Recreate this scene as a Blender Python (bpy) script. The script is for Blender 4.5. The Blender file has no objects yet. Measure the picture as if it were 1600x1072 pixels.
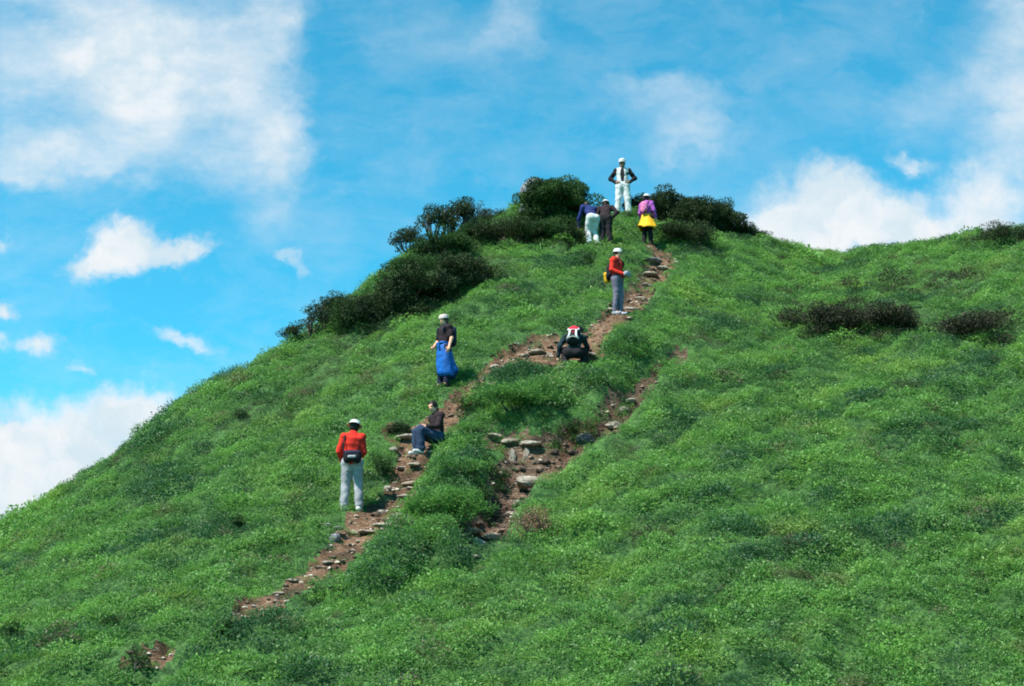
import bpy, math, random
import numpy as np
from mathutils import Vector, Matrix

random.seed(7)
rng = np.random.default_rng(11)
sc = bpy.context.scene
COL = sc.collection
R = math.radians

# ------------------------------------------------------------------ camera geometry
F = 2222.2           # focal length in photo pixels (50 mm on a 36 mm sensor, 1600 px)
PITCH = R(16)
CP, SP = math.cos(PITCH), math.sin(PITCH)

# ------------------------------------------------------------------ noise
_perm = np.random.default_rng(5).permutation(512)
_perm = np.concatenate([_perm, _perm, _perm])
_gang = np.random.default_rng(6).uniform(0, 2*np.pi, 512)
_gx, _gy = np.cos(_gang), np.sin(_gang)

def perlin(x, y, seed=0):
    x = np.asarray(x, float) + seed*17.31; y = np.asarray(y, float) - seed*9.77
    xi = np.floor(x).astype(int); yi = np.floor(y).astype(int)
    xf = x-xi; yf = y-yi
    u = xf*xf*xf*(xf*(xf*6-15)+10); v = yf*yf*yf*(yf*(yf*6-15)+10)
    def g(ix, iy, dx, dy):
        h = _perm[(_perm[ix & 511] + iy) & 511]
        return _gx[h]*dx + _gy[h]*dy
    a = g(xi, yi, xf, yf); b = g(xi+1, yi, xf-1, yf)
    c = g(xi, yi+1, xf, yf-1); d = g(xi+1, yi+1, xf-1, yf-1)
    return (a + u*(b-a)) + v*((c + u*(d-c)) - (a + u*(b-a)))

def fbm(x, y, oct=4, seed=0, gain=0.5):
    s = 0; a = 1.0
    for i in range(oct):
        s = s + a*perlin(x*2**i, y*2**i, seed+i*3); a *= gain
    return s

def sstep(a, b, x):
    t = np.clip((x-a)/(b-a), 0, 1)
    return t*t*(3-2*t)

# ------------------------------------------------------------------ terrain: real 3D hillside
# where known spots of the hill stand: photo column, photo row, distance in metres
CTRL = np.array([
    (552, 800, 26.5), (675, 715, 28.2), (692, 605, 31.0), (900, 575, 31.7), (965, 492, 33.8), (1012, 382, 41.0),
    (975, 332, 44.0), (-50, 1072, 19.6), (400, 1072, 19.0), (800, 1072, 18.5), (1200, 1072, 18.2), (1650, 1072, 18.0),
    (0, 825, 30.5), (300, 610, 34.0), (450, 535, 36.0), (620, 400, 39.0), (870, 330, 43.0), (1200, 370, 44.0),
    (1290, 396, 44.5), (1600, 360, 41.0), (1380, 490, 35.5), (1200, 700, 27.0), (1500, 800, 23.6), (850, 850, 24.3),
    (-500, 1130, 26.0), (-400, 1300, 17.5), (2100, 355, 38.0), (2000, 900, 21.0), (2000, 1250, 15.5), (800, 1300, 15.2)])

def _tps(r2):
    return 0.5*r2*np.log(r2+1e-9)
_cx = CTRL[:, 0]/1000; _cy = CTRL[:, 1]/1000; _ci = 1/CTRL[:, 2]
_n = len(CTRL)
_K = _tps((_cx[:, None]-_cx)**2 + (_cy[:, None]-_cy)**2) + np.eye(_n)*0.004
_P = np.c_[np.ones(_n), _cx, _cy]
_A = np.block([[_K, _P], [_P.T, np.zeros((3, 3))]])
_sol = np.linalg.solve(_A, np.r_[_ci, 0, 0, 0])

def invd(px, pv):
    x = np.asarray(px, float)/1000; y = np.asarray(pv, float)/1000
    s = _sol[_n] + _sol[_n+1]*x + _sol[_n+2]*y
    for i in range(_n):
        s = s + _sol[i]*_tps((x-_cx[i])**2 + (y-_cy[i])**2)
    return np.maximum(s, 1/70)

def at0(px, pv):                                  # a spot of the hill seen at (column, row)
    d = 1/invd(px, pv)
    a = (np.asarray(px, float)-800)/F; b = (536-np.asarray(pv, float))/F
    return d*a, d*(CP - b*SP), d*(SP + b*CP)

# crest line of the bare ground (the plants rise above it)
SIL = np.array([(-1600, 1650), (-800, 1290), (-500, 1140), (-200, 962), (0, 834), (150, 732), (300, 620), (440, 550), (530, 485), (620, 408),
    (660, 385), (760, 347), (830, 322), (900, 331), (960, 338), (1020, 343), (1100, 356), (1180, 372), (1230, 391), (1290, 402),
    (1340, 398), (1400, 383), (1500, 375), (1600, 365), (1800, 358), (2400, 430), (3200, 640)], float)
def sil(px):
    k = np.array([-24, -12, 0, 12, 24.])
    return np.mean([np.interp(px+o, SIL[:, 0], SIL[:, 1]) for o in k], axis=0)

AZ = np.linspace(-0.78, 0.78, 521)
YG = np.arange(9, 140, 0.1)
POL = np.zeros((len(AZ), len(YG)))
YCREST = np.zeros(len(AZ))
_el = np.linspace(-0.25, 0.75, 1400)
for i, az in enumerate(AZ):
    dd = CP + _el*SP
    px = 800 + F*az/dd; pv = 536 - F*(-SP + _el*CP)/dd
    ok = pv > sil(px)
    k = int(np.argmin(ok)) if not ok.all() else len(ok)
    k = max(k, 40)
    iv = invd(px[:k], pv[:k])
    Y = 1/(iv*dd[:k]); Z = Y*_el[:k]
    m = np.r_[True, np.maximum.accumulate(Y)[:-1] < Y[1:] - 1e-4]
    Y, Z = Y[m], Z[m]
    yc, zc = Y[-1], Z[-1]
    YCREST[i] = yc
    s0 = (Z[0]-Z[3])/(Y[0]-Y[3])
    z = np.interp(YG, Y, Z)
    lo = YG < Y[0]; z[lo] = Z[0] + s0*(YG[lo]-Y[0])
    hi = YG > yc
    t = YG[hi]-yc
    m0 = zc/yc
    z[hi] = zc + np.where(t < 6, m0*t - (m0+0.62)*t*t/12, m0*6-(m0+0.62)*3 - 0.62*(t-6))
    POL[i] = z
# soften along depth near the crest
ker = np.array([1, 2, 3, 2, 1.]); ker /= ker.sum()
for i in range(len(AZ)):
    POL[i] = np.convolve(np.pad(POL[i], 2, mode='edge'), ker, 'valid')

def base_h(X, Y):
    X = np.asarray(X, float); Y = np.asarray(Y, float)
    Ys = np.maximum(Y, 9.5)
    az = X/Ys
    azc = np.clip(az, AZ[0], AZ[-1])
    fi = (azc-AZ[0])/(AZ[1]-AZ[0]); i0 = np.clip(fi.astype(int), 0, len(AZ)-2); fi = fi-i0
    fj = (np.clip(Ys, YG[0], YG[-1])-YG[0])/0.1; j0 = np.clip(fj.astype(int), 0, len(YG)-2); fj = fj-j0
    z = (POL[i0, j0]*(1-fi) + POL[i0+1, j0]*fi)*(1-fj) + (POL[i0, j0+1]*(1-fi) + POL[i0+1, j0+1]*fi)*fj
    z = z - np.maximum(np.abs(az)-0.78, 0)*Ys*0.45
    # level ground where the photographer stands
    f = -1.65
    k = 0.8
    h = np.clip(0.5 + 0.5*(z-f)/k, 0, 1)
    zz = f*(1-h) + z*h + k*h*(1-h)*0.5
    near = sstep(16, 12, Y)
    far = sstep(60, 75, Y)
    zz = zz*(1-near) + np.maximum(zz, f)*near
    return np.maximum(zz, -45)*1.0

def poly_xy(pts):
    p = np.array(pts, float)
    x, y, _ = at0(p[:, 0], p[:, 1])
    return np.c_[x, y, p[:, 2]]
# the walked trail and the washed-out gully: photo column, row, half width in metres
TRAIL_A = poly_xy([(372, 960, .13), (400, 945, .2), (440, 921, .23), (500, 886, .20), (548, 846, 0.30), (592, 808, 0.43), (624, 770, 0.35), (640, 735, 0.27), (648, 700, 0.32),
                   (662, 672, 0.27), (700, 645, 0.23), (722, 622, 0.21), (760, 588, 0.23), (800, 560, 0.32), (850, 545, 0.47), (905, 540, 0.50), (935, 520, 0.30),
                   (975, 490, 0.23), (1000, 455, 0.26), (1030, 420, 0.32), (1040, 402, 0.26), (1015, 384, 0.27)])
TRAIL_C = poly_xy([(528, 826, 0.09), (570, 815, 0.29), (632, 800, 0.17)])
TRAIL_D = poly_xy([(612, 672, .14), (640, 682, .3), (660, 690, .3)])
TRAIL_B = poly_xy([(205, 1044, .08), (236, 1032, .17), (266, 1018, .11)])
GULLY = poly_xy([(738, 858, .16), (752, 838, .42), (766, 804, .30), (792, 768, .34), (818, 730, .52), (842, 708, .62), (884, 694, .48), (924, 670, .40),
                 (956, 648, .28), (980, 626, .2), (1030, 576, .10), (1060, 549, .08)])
SHELF = poly_xy([(738, 686, 0.06), (775, 682, 0.16), (820, 692, 0.22), (850, 702, 0.24)])

def dist_poly(X, Y, P):
    best = np.full(np.shape(X), 9.0)
    for a, b in zip(P[:-1], P[1:]):
        ab = b[:2]-a[:2]
        t = np.clip(((X-a[0])*ab[0] + (Y-a[1])*ab[1])/(ab@ab), 0, 1)
        d = np.hypot(X-a[0]-t*ab[0], Y-a[1]-t*ab[1]) - (a[2] + t*(b[2]-a[2]))
        best = np.minimum(best, d)
    return best

def path_d(X, Y):
    w = 0.16*fbm(X*1.7, Y*1.7, 3, 40)
    return np.minimum.reduce([dist_poly(X, Y, T) for T in (TRAIL_A, TRAIL_B, TRAIL_C, TRAIL_D)]) + w
def gully_d(X, Y):
    w = 0.14*fbm(X*1.9, Y*1.9, 3, 50)
    return np.minimum(dist_poly(X, Y, GULLY), dist_poly(X, Y, SHELF)) + w

FLAT = []          # (x, y, radius, z) level spots under feet
def in_hump(X, Y):                                 # taller bushes between trail and gully
    x1, y1, _ = at0(np.array([640, 720, 690, 560]), np.array([820, 700, 900, 880]))
    h = 0
    for (cx, cv, r) in HUMPS:
        a, b, _ = at0(cx, cv)
        h = np.maximum(h, sstep(r, r*0.35, np.hypot(X-a, (Y-b)*0.8)))
    return h
HUMPS = [(700, 780, 1.0), (665, 850, 1.0), (625, 880, .75), (580, 918, .45), (720, 730, .7), (800, 620, 1.1), (845, 640, .9),
         (940, 610, .7), (975, 560, .6), (700, 870, .6)]

DARK = [(1305, 508, .9), (1365, 500, 1.3), (1410, 500, 1.0), (1460, 515, .8), (1510, 510, 1.2), (1550, 512, .8), (1420, 450, 1.1), (1500, 440, 1.2),
        (600, 480, 1.2), (660, 450, 1.4), (730, 425, 1.4), (700, 390, 1.2), (800, 365, 1.3), (885, 385, .9), (560, 515, .9),
        (510, 580, .8), (470, 615, .9), (420, 645, .9), (375, 665, .6), (940, 440, .6), (1100, 540, .7), (1230, 480, .7)]
def in_dark(X, Y):                                 # spots where the plants are coloured darker
    h = 0
    for (cx, cv, r) in DARK:
        a, b, _ = at0(cx, cv)
        h = np.maximum(h, sstep(r, r*0.4, np.hypot((X-a)*.85, Y-b)))
    return h

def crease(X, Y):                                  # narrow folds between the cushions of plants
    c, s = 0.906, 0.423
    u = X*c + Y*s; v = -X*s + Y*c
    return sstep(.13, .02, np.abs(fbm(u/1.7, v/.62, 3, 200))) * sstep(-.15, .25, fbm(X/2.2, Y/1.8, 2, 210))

def lumps(X, Y):
    # swells of the plant carpet, stretched along the slope
    c, s = 0.906, 0.423
    u = X*c + Y*s; v = -X*s + Y*c
    a = -0.10*crease(X, Y) + 0.32*fbm(u/3.6, v/1.6, 2, 60) + 0.24*fbm(u/1.0, v/0.5, 3, 70)
    return a

def height(X, Y, flats=True):
    X = np.asarray(X, float); Y = np.asarray(Y, float)
    z = base_h(X, Y)
    pd = path_d(X, Y); gd = gully_d(X, Y)
    pm = sstep(0.12, -0.10, pd); gm = sstep(0.30, -0.22, gd)
    open_ = np.maximum(pm, gm)
    z = z + (lumps(X, Y) + 0.34*in_hump(X, Y))*(1-open_)*sstep(10, 16, Y)
    # trodden steps
    st = 0.17
    q = (z + 0.10*fbm(X*1.3, Y*1.3, 2, 80))/st
    fr = q-np.floor(q)
    zs = st*(np.floor(q) + sstep(0.62, 1.0, fr)) - 0.10*fbm(X*1.3, Y*1.3, 2, 80)
    rough = 0.05*fbm(X*4.5, Y*4.5, 3, 90)
    z = z + pm*(0.8*(zs-z) + rough - 0.07)
    z = z + gm*(0.95*(zs-z) + 1.9*rough - 0.40)
    if flats:
        for (fx, fy, fr_, fz) in FLAT:
            k = 0.9*sstep(fr_, fr_*0.5, np.hypot(X-fx, Y-fy))
            z = z*(1-k) + fz*k
    return z
def hz(x, y):
    return float(height(np.array([x]), np.array([y]))[0])

# ------------------------------------------------------------------ object helpers
def tag(o, label=None, cat=None, group=None, kind=None):
    if label: o['label'] = label
    if cat: o['category'] = cat
    if group: o['group'] = group
    if kind: o['kind'] = kind
    return o

def empty(name, loc, rotz=0, label=None, cat=None, group=None):
    o = bpy.data.objects.new(name, None); COL.objects.link(o)
    o.location = loc; o.rotation_euler = (0, 0, rotz); o.empty_display_size = 0.2
    return tag(o, label, cat, group)

def mesh_obj(name, V, Fc, mats, parent=None, smooth=True, midx=None):
    me = bpy.data.meshes.new(name)
    V = np.asarray(V, np.float32)
    if isinstance(Fc, np.ndarray):
        k = Fc.shape[1]; nf = len(Fc)
        me.vertices.add(len(V)); me.vertices.foreach_set('co', V.ravel())
        me.loops.add(nf*k); me.loops.foreach_set('vertex_index', Fc.astype(np.int32).ravel())
        me.polygons.add(nf)
        me.polygons.foreach_set('loop_start', np.arange(0, nf*k, k, dtype=np.int32))
        me.update(calc_edges=True)
    else:
        me.from_pydata([tuple(v) for v in V], [], [tuple(int(i) for i in f) for f in Fc])
    for m in (mats if isinstance(mats, (list, tuple)) else [mats]): me.materials.append(m)
    if midx is not None: me.polygons.foreach_set('material_index', np.asarray(midx, np.int32))
    me.polygons.foreach_set('use_smooth', np.full(len(me.polygons), smooth))
    me.validate(); me.update()
    o = bpy.data.objects.new(name, me); COL.objects.link(o)
    if parent: o.parent = parent
    return o

# ------------------------------------------------------------------ materials
def new_mat(name):
    m = bpy.data.materials.new(name); m.use_nodes = True
    nt = m.node_tree; nt.nodes.clear()
    out = nt.nodes.new('ShaderNodeOutputMaterial')
    return m, nt, out
def N(nt, t, **kw):
    n = nt.nodes.new(t)
    for k, v in kw.items():
        if k.startswith('i_'): n.inputs[k[2:]].default_value = v
        else: setattr(n, k, v)
    return n
def mixc(nt, fac, a, b, blend='MIX'):
    n = nt.nodes.new('ShaderNodeMix'); n.data_type = 'RGBA'; n.blend_type = blend
    for s, v in ((0, fac), (6, a), (7, b)):
        if hasattr(v, 'is_output'): nt.links.new(v, n.inputs[s])
        elif s == 0: n.inputs[s].default_value = v
        else: n.inputs[s].default_value = (*v, 1) if len(v) == 3 else v
    return n.outputs[2]
def ramp(nt, src, a, b):
    n = nt.nodes.new('ShaderNodeMapRange'); n.interpolation_type = 'SMOOTHSTEP'
    n.inputs[1].default_value = a; n.inputs[2].default_value = b
    nt.links.new(src, n.inputs[0]); return n.outputs[0]
def noise(nt, scale, detail=4, vec=None, rough=0.55):
    n = nt.nodes.new('ShaderNodeTexNoise'); n.inputs['Scale'].default_value = scale
    n.inputs['Detail'].default_value = detail; n.inputs['Roughness'].default_value = rough
    if vec is not None: nt.links.new(vec, n.inputs['Vector'])
    return n.outputs['Fac']

def cloth(name, col, var=0.25, rough=0.9, scale=9.0):
    m, nt, out = new_mat(name)
    b = N(nt, 'ShaderNodeBsdfPrincipled'); b.inputs['Roughness'].default_value = rough
    b.inputs['Specular IOR Level'].default_value = 0.2
    tc = N(nt, 'ShaderNodeTexCoord')
    f = noise(nt, scale, 5, tc.outputs['Object'])
    c2 = tuple(x*(1-var) for x in col)
    f0 = noise(nt, 3.2, 4, tc.outputs['Object'])
    cc = mixc(nt, ramp(nt, f, .3, .7), c2, col)
    nt.links.new(mixc(nt, ramp(nt, f0, .45, .75), cc, tuple(x*(1-1.3*var) for x in col)), b.inputs['Base Color'])
    bp = N(nt, 'ShaderNodeBump'); bp.inputs['Strength'].default_value = 0.5; bp.inputs['Distance'].default_value = 0.03
    nt.links.new(noise(nt, 14, 3, tc.outputs['Object']), bp.inputs['Height'])
    nt.links.new(bp.outputs[0], b.inputs['Normal'])
    nt.links.new(b.outputs[0], out.inputs[0])
    return m

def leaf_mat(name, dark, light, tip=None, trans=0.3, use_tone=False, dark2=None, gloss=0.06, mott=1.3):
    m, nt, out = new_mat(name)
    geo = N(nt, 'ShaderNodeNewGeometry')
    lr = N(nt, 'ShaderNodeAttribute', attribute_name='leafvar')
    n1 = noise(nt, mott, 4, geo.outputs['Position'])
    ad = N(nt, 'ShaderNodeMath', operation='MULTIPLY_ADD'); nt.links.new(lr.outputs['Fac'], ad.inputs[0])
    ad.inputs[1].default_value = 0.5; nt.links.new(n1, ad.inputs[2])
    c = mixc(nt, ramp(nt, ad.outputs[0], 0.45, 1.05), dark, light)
    if tip:
        n2 = noise(nt, 0.55, 3, geo.outputs['Position'])
        c = mixc(nt, ramp(nt, n2, 0.5, 0.75), c, tip)
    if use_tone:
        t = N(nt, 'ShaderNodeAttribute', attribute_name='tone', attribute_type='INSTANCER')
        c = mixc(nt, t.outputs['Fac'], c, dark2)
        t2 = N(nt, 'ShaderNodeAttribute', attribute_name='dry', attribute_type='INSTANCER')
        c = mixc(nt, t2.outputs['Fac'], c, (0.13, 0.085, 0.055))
    d = N(nt, 'ShaderNodeBsdfDiffuse'); nt.links.new(c, d.inputs[0])
    tr = N(nt, 'ShaderNodeBsdfTranslucent'); nt.links.new(c, tr.inputs[0])
    mx = N(nt, 'ShaderNodeMixShader'); mx.inputs[0].default_value = trans
    nt.links.new(d.outputs[0], mx.inputs[1]); nt.links.new(tr.outputs[0], mx.inputs[2])
    g = N(nt, 'ShaderNodeBsdfGlossy'); g.inputs['Roughness'].default_value = 0.5
    mg = N(nt, 'ShaderNodeMixShader'); mg.inputs[0].default_value = gloss
    nt.links.new(mx.outputs[0], mg.inputs[1]); nt.links.new(g.outputs[0], mg.inputs[2])
    nt.links.new(mg.outputs[0], out.inputs[0])
    return m

def earth_mat(name, cols, bump=0.6, scale=3.0, streak=True):
    m, nt, out = new_mat(name)
    b = N(nt, 'ShaderNodeBsdfPrincipled'); b.inputs['Roughness'].default_value = 0.95
    b.inputs['Specular IOR Level'].default_value = 0.15
    geo = N(nt, 'ShaderNodeNewGeometry')
    vec = geo.outputs['Position']
    if streak:
        mp = N(nt, 'ShaderNodeMapping'); mp.inputs['Scale'].default_value = (0.6, 0.6, 3.5)
        nt.links.new(vec, mp.inputs['Vector']); sv = mp.outputs[0]
    else: sv = vec
    f1 = noise(nt, scale, 6, sv, 0.65); f2 = noise(nt, scale*4.5, 4, sv, 0.6); f3 = noise(nt, scale*0.35, 3, vec)
    c = mixc(nt, ramp(nt, f1, .38, .62), cols[0], cols[1])
    c = mixc(nt, ramp(nt, f2, .52, .68), c, cols[2])
    c = mixc(nt, ramp(nt, f3, .5, .68), c, cols[3])
    nt.links.new(c, b.inputs['Base Color'])
    bp = N(nt, 'ShaderNodeBump'); bp.inputs['Strength'].default_value = bump; bp.inputs['Distance'].default_value = 0.06
    nt.links.new(f2, bp.inputs['Height']); nt.links.new(bp.outputs[0], b.inputs['Normal'])
    nt.links.new(b.outputs[0], out.inputs[0])
    return m

M = {}
M['soil'] = earth_mat('hillside_soil', [(.028, .075, .022), (.075, .17, .042), (.085, .10, .045), (.03, .075, .022)], scale=16, streak=False)
M['path'] = earth_mat('path_earth', [(.105, .054, .031), (.175, .096, .058), (.33, .255, .175), (.062, .038, .023)], 0.9, 3.4)
M['gully'] = earth_mat('gully_earth', [(.055, .036, .025), (.115, .070, .045), (.27, .215, .155), (.085, .045, .03)], 0.9, 3.0)
def gravel_mat():
    m, nt, out = new_mat('gravel')
    b = N(nt, 'ShaderNodeBsdfPrincipled'); b.inputs['Roughness'].default_value = .95
    a = N(nt, 'ShaderNodeAttribute', attribute_name='leafvar')
    c = mixc(nt, ramp(nt, a.outputs['Fac'], .15, .6), (.06, .04, .028), (.17, .11, .075))
    c = mixc(nt, ramp(nt, a.outputs['Fac'], .62, .95), c, (.46, .39, .31))
    nt.links.new(c, b.inputs['Base Color']); nt.links.new(b.outputs[0], out.inputs[0])
    return m
M['gravel'] = gravel_mat()
M['rock'] = earth_mat('pale_rock', [(.21, .175, .14), (.34, .30, .25), (.13, .10, .08), (.25, .185, .135)], 0.5, 5.0, False)
M['rock_grey'] = earth_mat('grey_rock', [(.10, .10, .115), (.20, .20, .22), (.36, .36, .38), (.06, .06, .065)], 0.7, 3.0, False)
M['bark'] = earth_mat('bark', [(.07, .055, .05), (.13, .11, .10), (.18, .16, .15), (.05, .04, .035)], 0.6, 6.0, False)
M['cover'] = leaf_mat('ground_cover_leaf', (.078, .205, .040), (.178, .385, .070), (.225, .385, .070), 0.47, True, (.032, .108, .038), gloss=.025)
M['pine'] = leaf_mat('dark_shrub_leaf', (.018, .046, .016), (.058, .118, .030), None, 0.25, gloss=0.012, mott=2.0)
M['scrub'] = leaf_mat('blackish_shrub_leaf', (.018, .027, .015), (.055, .085, .030), None, 0.2, gloss=0.010, mott=2.0)
M['brownscrub'] = leaf_mat('brownish_scrub_leaf', (.024, .026, .018), (.062, .066, .036), None, 0.2, gloss=0.01, mott=2.5)
M['bushy'] = leaf_mat('green_bush_leaf', (.046, .140, .034), (.150, .330, .064), None, 0.42, gloss=0.015, mott=2.5)
M['summit'] = leaf_mat('summit_shrub_leaf', (.016, .036, .014), (.060, .120, .028), None, 0.2, gloss=0.012, mott=1.5)
M['dry'] = leaf_mat('dry_shrub_leaf', (.13, .06, .032), (.24, .12, .06), None, 0.2)
M['skin'] = cloth('skin', (.76, .37, .25), 0.06, 0.6)
M['skin_dark'] = cloth('dark_skin', (.36, .17, .11), 0.08, 0.6)  # darker even skin tone, summit man only
M['lip'] = cloth('lips', (.58, .22, .17), 0.1, 0.6)
M['eye'] = cloth('eye_dark', (.015, .012, .01), 0.0, 0.3)
M['hair'] = cloth('dark_hair', (.015, .011, .010), 0.3, 0.5)
M['white'] = cloth('white_cotton', (.56, .56, .56), 0.16)
M['pinkwhite'] = cloth('pale_pink_cotton', (.60, .47, .45), 0.12)
M['red'] = cloth('red_jacket_cloth', (.68, .030, .018), 0.3)
M['black'] = cloth('black_cloth', (.016, .014, .018), 0.3)
M['darkbrown'] = cloth('dark_maroon_cloth', (.028, .016, .020), 0.3)
M['greypants'] = cloth('pale_grey_twill', (.36, .35, .38), 0.4, scale=7)
M['violetpants'] = cloth('grey_violet_twill', (.17, .15, .21), 0.3)
M['jeans'] = cloth('blue_denim', (.036, .060, .120), 0.4)
M['blue'] = cloth('bright_blue_nylon', (.010, .13, .50), 0.45, 0.6)
M['navy'] = cloth('navy_cloth', (.018, .022, .05), 0.3)
M['bluejacket'] = cloth('dark_blue_nylon', (.022, .034, .15), 0.3)
M['teal'] = cloth('dark_teal_cloth', (.012, .032, .040), 0.3)
M['yellow'] = cloth('yellow_nylon', (.85, .42, .015), 0.2, 0.7)
M['purple'] = cloth('purple_cloth', (.36, .09, .40), 0.25)
M['pink'] = cloth('pink_cloth', (.62, .17, .36), 0.25)
M['packred'] = cloth('crimson_nylon', (.60, .02, .05), 0.25)
M['grey'] = cloth('grey_cloth', (.33, .33, .38), 0.3)
M['sole'] = cloth('pale_shoe', (.60, .57, .52), 0.15)
M['boot'] = cloth('dark_boot', (.03, .025, .022), 0.2)
M['khaki'] = cloth('khaki_cloth', (.28, .26, .18), 0.2)

# ------------------------------------------------------------------ people spots flatten the ground a little
PEOPLE_AT = dict(p1=(548, 799, .42), p2=(681, 712, .40), p3=(693, 606, .36), p4=(897, 577, .50), p5=(966, 493, .34),
                 p6=(1012, 384, .34), p7=(974, 337, .40), p8=(947, 386, .36), p9=(927, 384, .36))
SPOT = {}
for k, (px, pv, r) in PEOPLE_AT.items():
    x, y, z = at0(px, pv)
    SPOT[k] = (float(x), float(y), float(z))
    if k == 'p2':                                  # a bank to sit on, feet on the trail below it
        FLAT.append((float(x)-.32, float(y)-.20, .32, float(z)))
        FLAT.append((float(x)+.06, float(y)+.04, .36, float(z)+.25))
    else: FLAT.append((float(x), float(y), r, float(z)))

# ------------------------------------------------------------------ ground meshes
def axis(lo, hi, step, far_lo, far_hi, g=1.12):
    mid = list(np.arange(lo, hi, step))
    a = []; v = lo; s = step
    while v > far_lo: s *= g; v -= s; a.append(v)
    b = []; v = mid[-1]; s = step
    while v < far_hi: s *= g; v += s; b.append(v)
    return np.array(a[::-1] + mid + b)
gx = axis(-8.5, 9.0, 0.085, -420, 420, 1.07)
gy = axis(18.0, 45.5, 0.085, -420, 700, 1.07)
GX, GY = np.meshgrid(gx, gy, indexing='ij')
GZ = height(GX, GY)
nx, ny = GX.shape
VV = np.c_[GX.ravel(), GY.ravel(), GZ.ravel()]
ii, jj = np.meshgrid(np.arange(nx-1), np.arange(ny-1), indexing='ij')
q0 = (ii*ny + jj).ravel()
quads = np.c_[q0, q0+ny, q0+ny+1, q0+1]
cxm = (GX[:-1, :-1] + GX[1:, 1:]).ravel()/2; cym = (GY[:-1, :-1] + GY[1:, 1:]).ravel()/2
pdm = path_d(cxm, cym); gdm = gully_d(cxm, cym)
is_g = gdm < 0.12
is_p = (pdm < 0.06) & ~is_g
def sub_mesh(name, mask, mat):
    f = quads[mask]; u, inv = np.unique(f, return_inverse=True)
    return mesh_obj(name, VV[u], inv.reshape(f.shape), mat)
tag(sub_mesh('hillside', ~(is_g | is_p), M['soil']), 'steep green hillside rising to a rocky summit', kind='structure')
tag(sub_mesh('path', is_p, M['path']), 'brown earth trail with trodden steps climbing the hill', kind='structure')
tag(sub_mesh('gully', is_g, M['gully']), 'washed-out gully of brown earth beside the trail', kind='structure')

# ------------------------------------------------------------------ leaf builders
def leaves(P, D, Nn, L, W):
    """P base points, D directions, Nn normals -> verts/faces (2 triangles a leaf, folded on the midrib)"""
    D = D/np.linalg.norm(D, axis=1, keepdims=True)
    S = np.cross(D, Nn); S /= np.linalg.norm(S, axis=1, keepdims=True)+1e-9
    Nn = np.cross(S, D)
    L = L[:, None]; W = W[:, None]
    tip = P + D*L - Nn*L*0.12
    ml = P + D*L*0.45 + S*W*0.5 + Nn*W*0.12
    mr = P + D*L*0.45 - S*W*0.5 + Nn*W*0.12
    n = len(P)
    V = np.stack([P, mr, tip, ml], 1).reshape(-1, 3)
    b = np.arange(n)*4
    Fc = np.stack([np.c_[b, b+1, b+2], np.c_[b, b+2, b+3]], 1).reshape(-1, 3)
    return V, Fc

def rand_dirs(n, up=0.5):
    v = rng.normal(size=(n, 3)); v /= np.linalg.norm(v, axis=1, keepdims=True)
    v[:, 2] = np.abs(v[:, 2])*(1-up) + up
    return v/np.linalg.norm(v, axis=1, keepdims=True)

# ------------------------------------------------------------------ carpet of low plants
NPROTO = 10
PV, PF, PID, PLV = [], [], [], []
off = 0
for k in range(NPROTO):
    grass = k >= 7
    n = 70 if grass else 150
    Rr = 0.20; H = 0.16 + 0.05*rng.random()
    r = Rr*np.sqrt(rng.random(n)); a = rng.random(n)*2*np.pi
    zz = H*(1-(r/Rr)**2*0.75)*(0.35 + 0.65*rng.random(n))
    P = np.c_[r*np.cos(a), r*np.sin(a), zz]
    D = np.c_[np.cos(a)*(r/Rr+.25), np.sin(a)*(r/Rr+.25), 0.25+0.55*rng.random(n)] + 0.5*rng.normal(size=(n, 3))
    Nn = rand_dirs(n, 0.72)
    L = 0.024 + 0.027*rng.random(n); W = L*(0.42 + 0.18*rng.random(n))
    if grass:                                      # narrow blades
        P[:, 2] *= 0.6; D[:, 2] = 0.6 + 0.5*rng.random(n)
        L = 0.06 + 0.10*rng.random(n); W = 0.008 + 0.006*rng.random(n)
    V, Fc = leaves(P, D, Nn, L, W)
    PV.append(V); PF.append(Fc+off); off += len(V)
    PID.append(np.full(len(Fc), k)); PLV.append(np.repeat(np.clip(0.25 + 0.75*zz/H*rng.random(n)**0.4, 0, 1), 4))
PV = np.concatenate(PV); PF = np.concatenate(PF); PID = np.concatenate(PID); PLV = np.concatenate(PLV)

sp = 0.158
xs = np.arange(-21, 21, sp); ys = np.arange(13.5, 50, sp)
TX, TY = np.meshgrid(xs, ys); TX = TX.ravel(); TY = TY.ravel()
TX = TX + rng.uniform(-.5, .5, len(TX))*sp*1.1; TY = TY + rng.uniform(-.5, .5, len(TY))*sp*1.1
azt = TX/TY
yc = np.interp(azt, AZ, YCREST)
keep = (np.abs(azt) < 0.435) & (TY < yc + 2.2)
TX, TY = TX[keep], TY[keep]; yc = yc[keep]
pd = path_d(TX, TY); gd = gully_d(TX, TY)
keep = (pd > -0.01) & (gd > 0.10)
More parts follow.
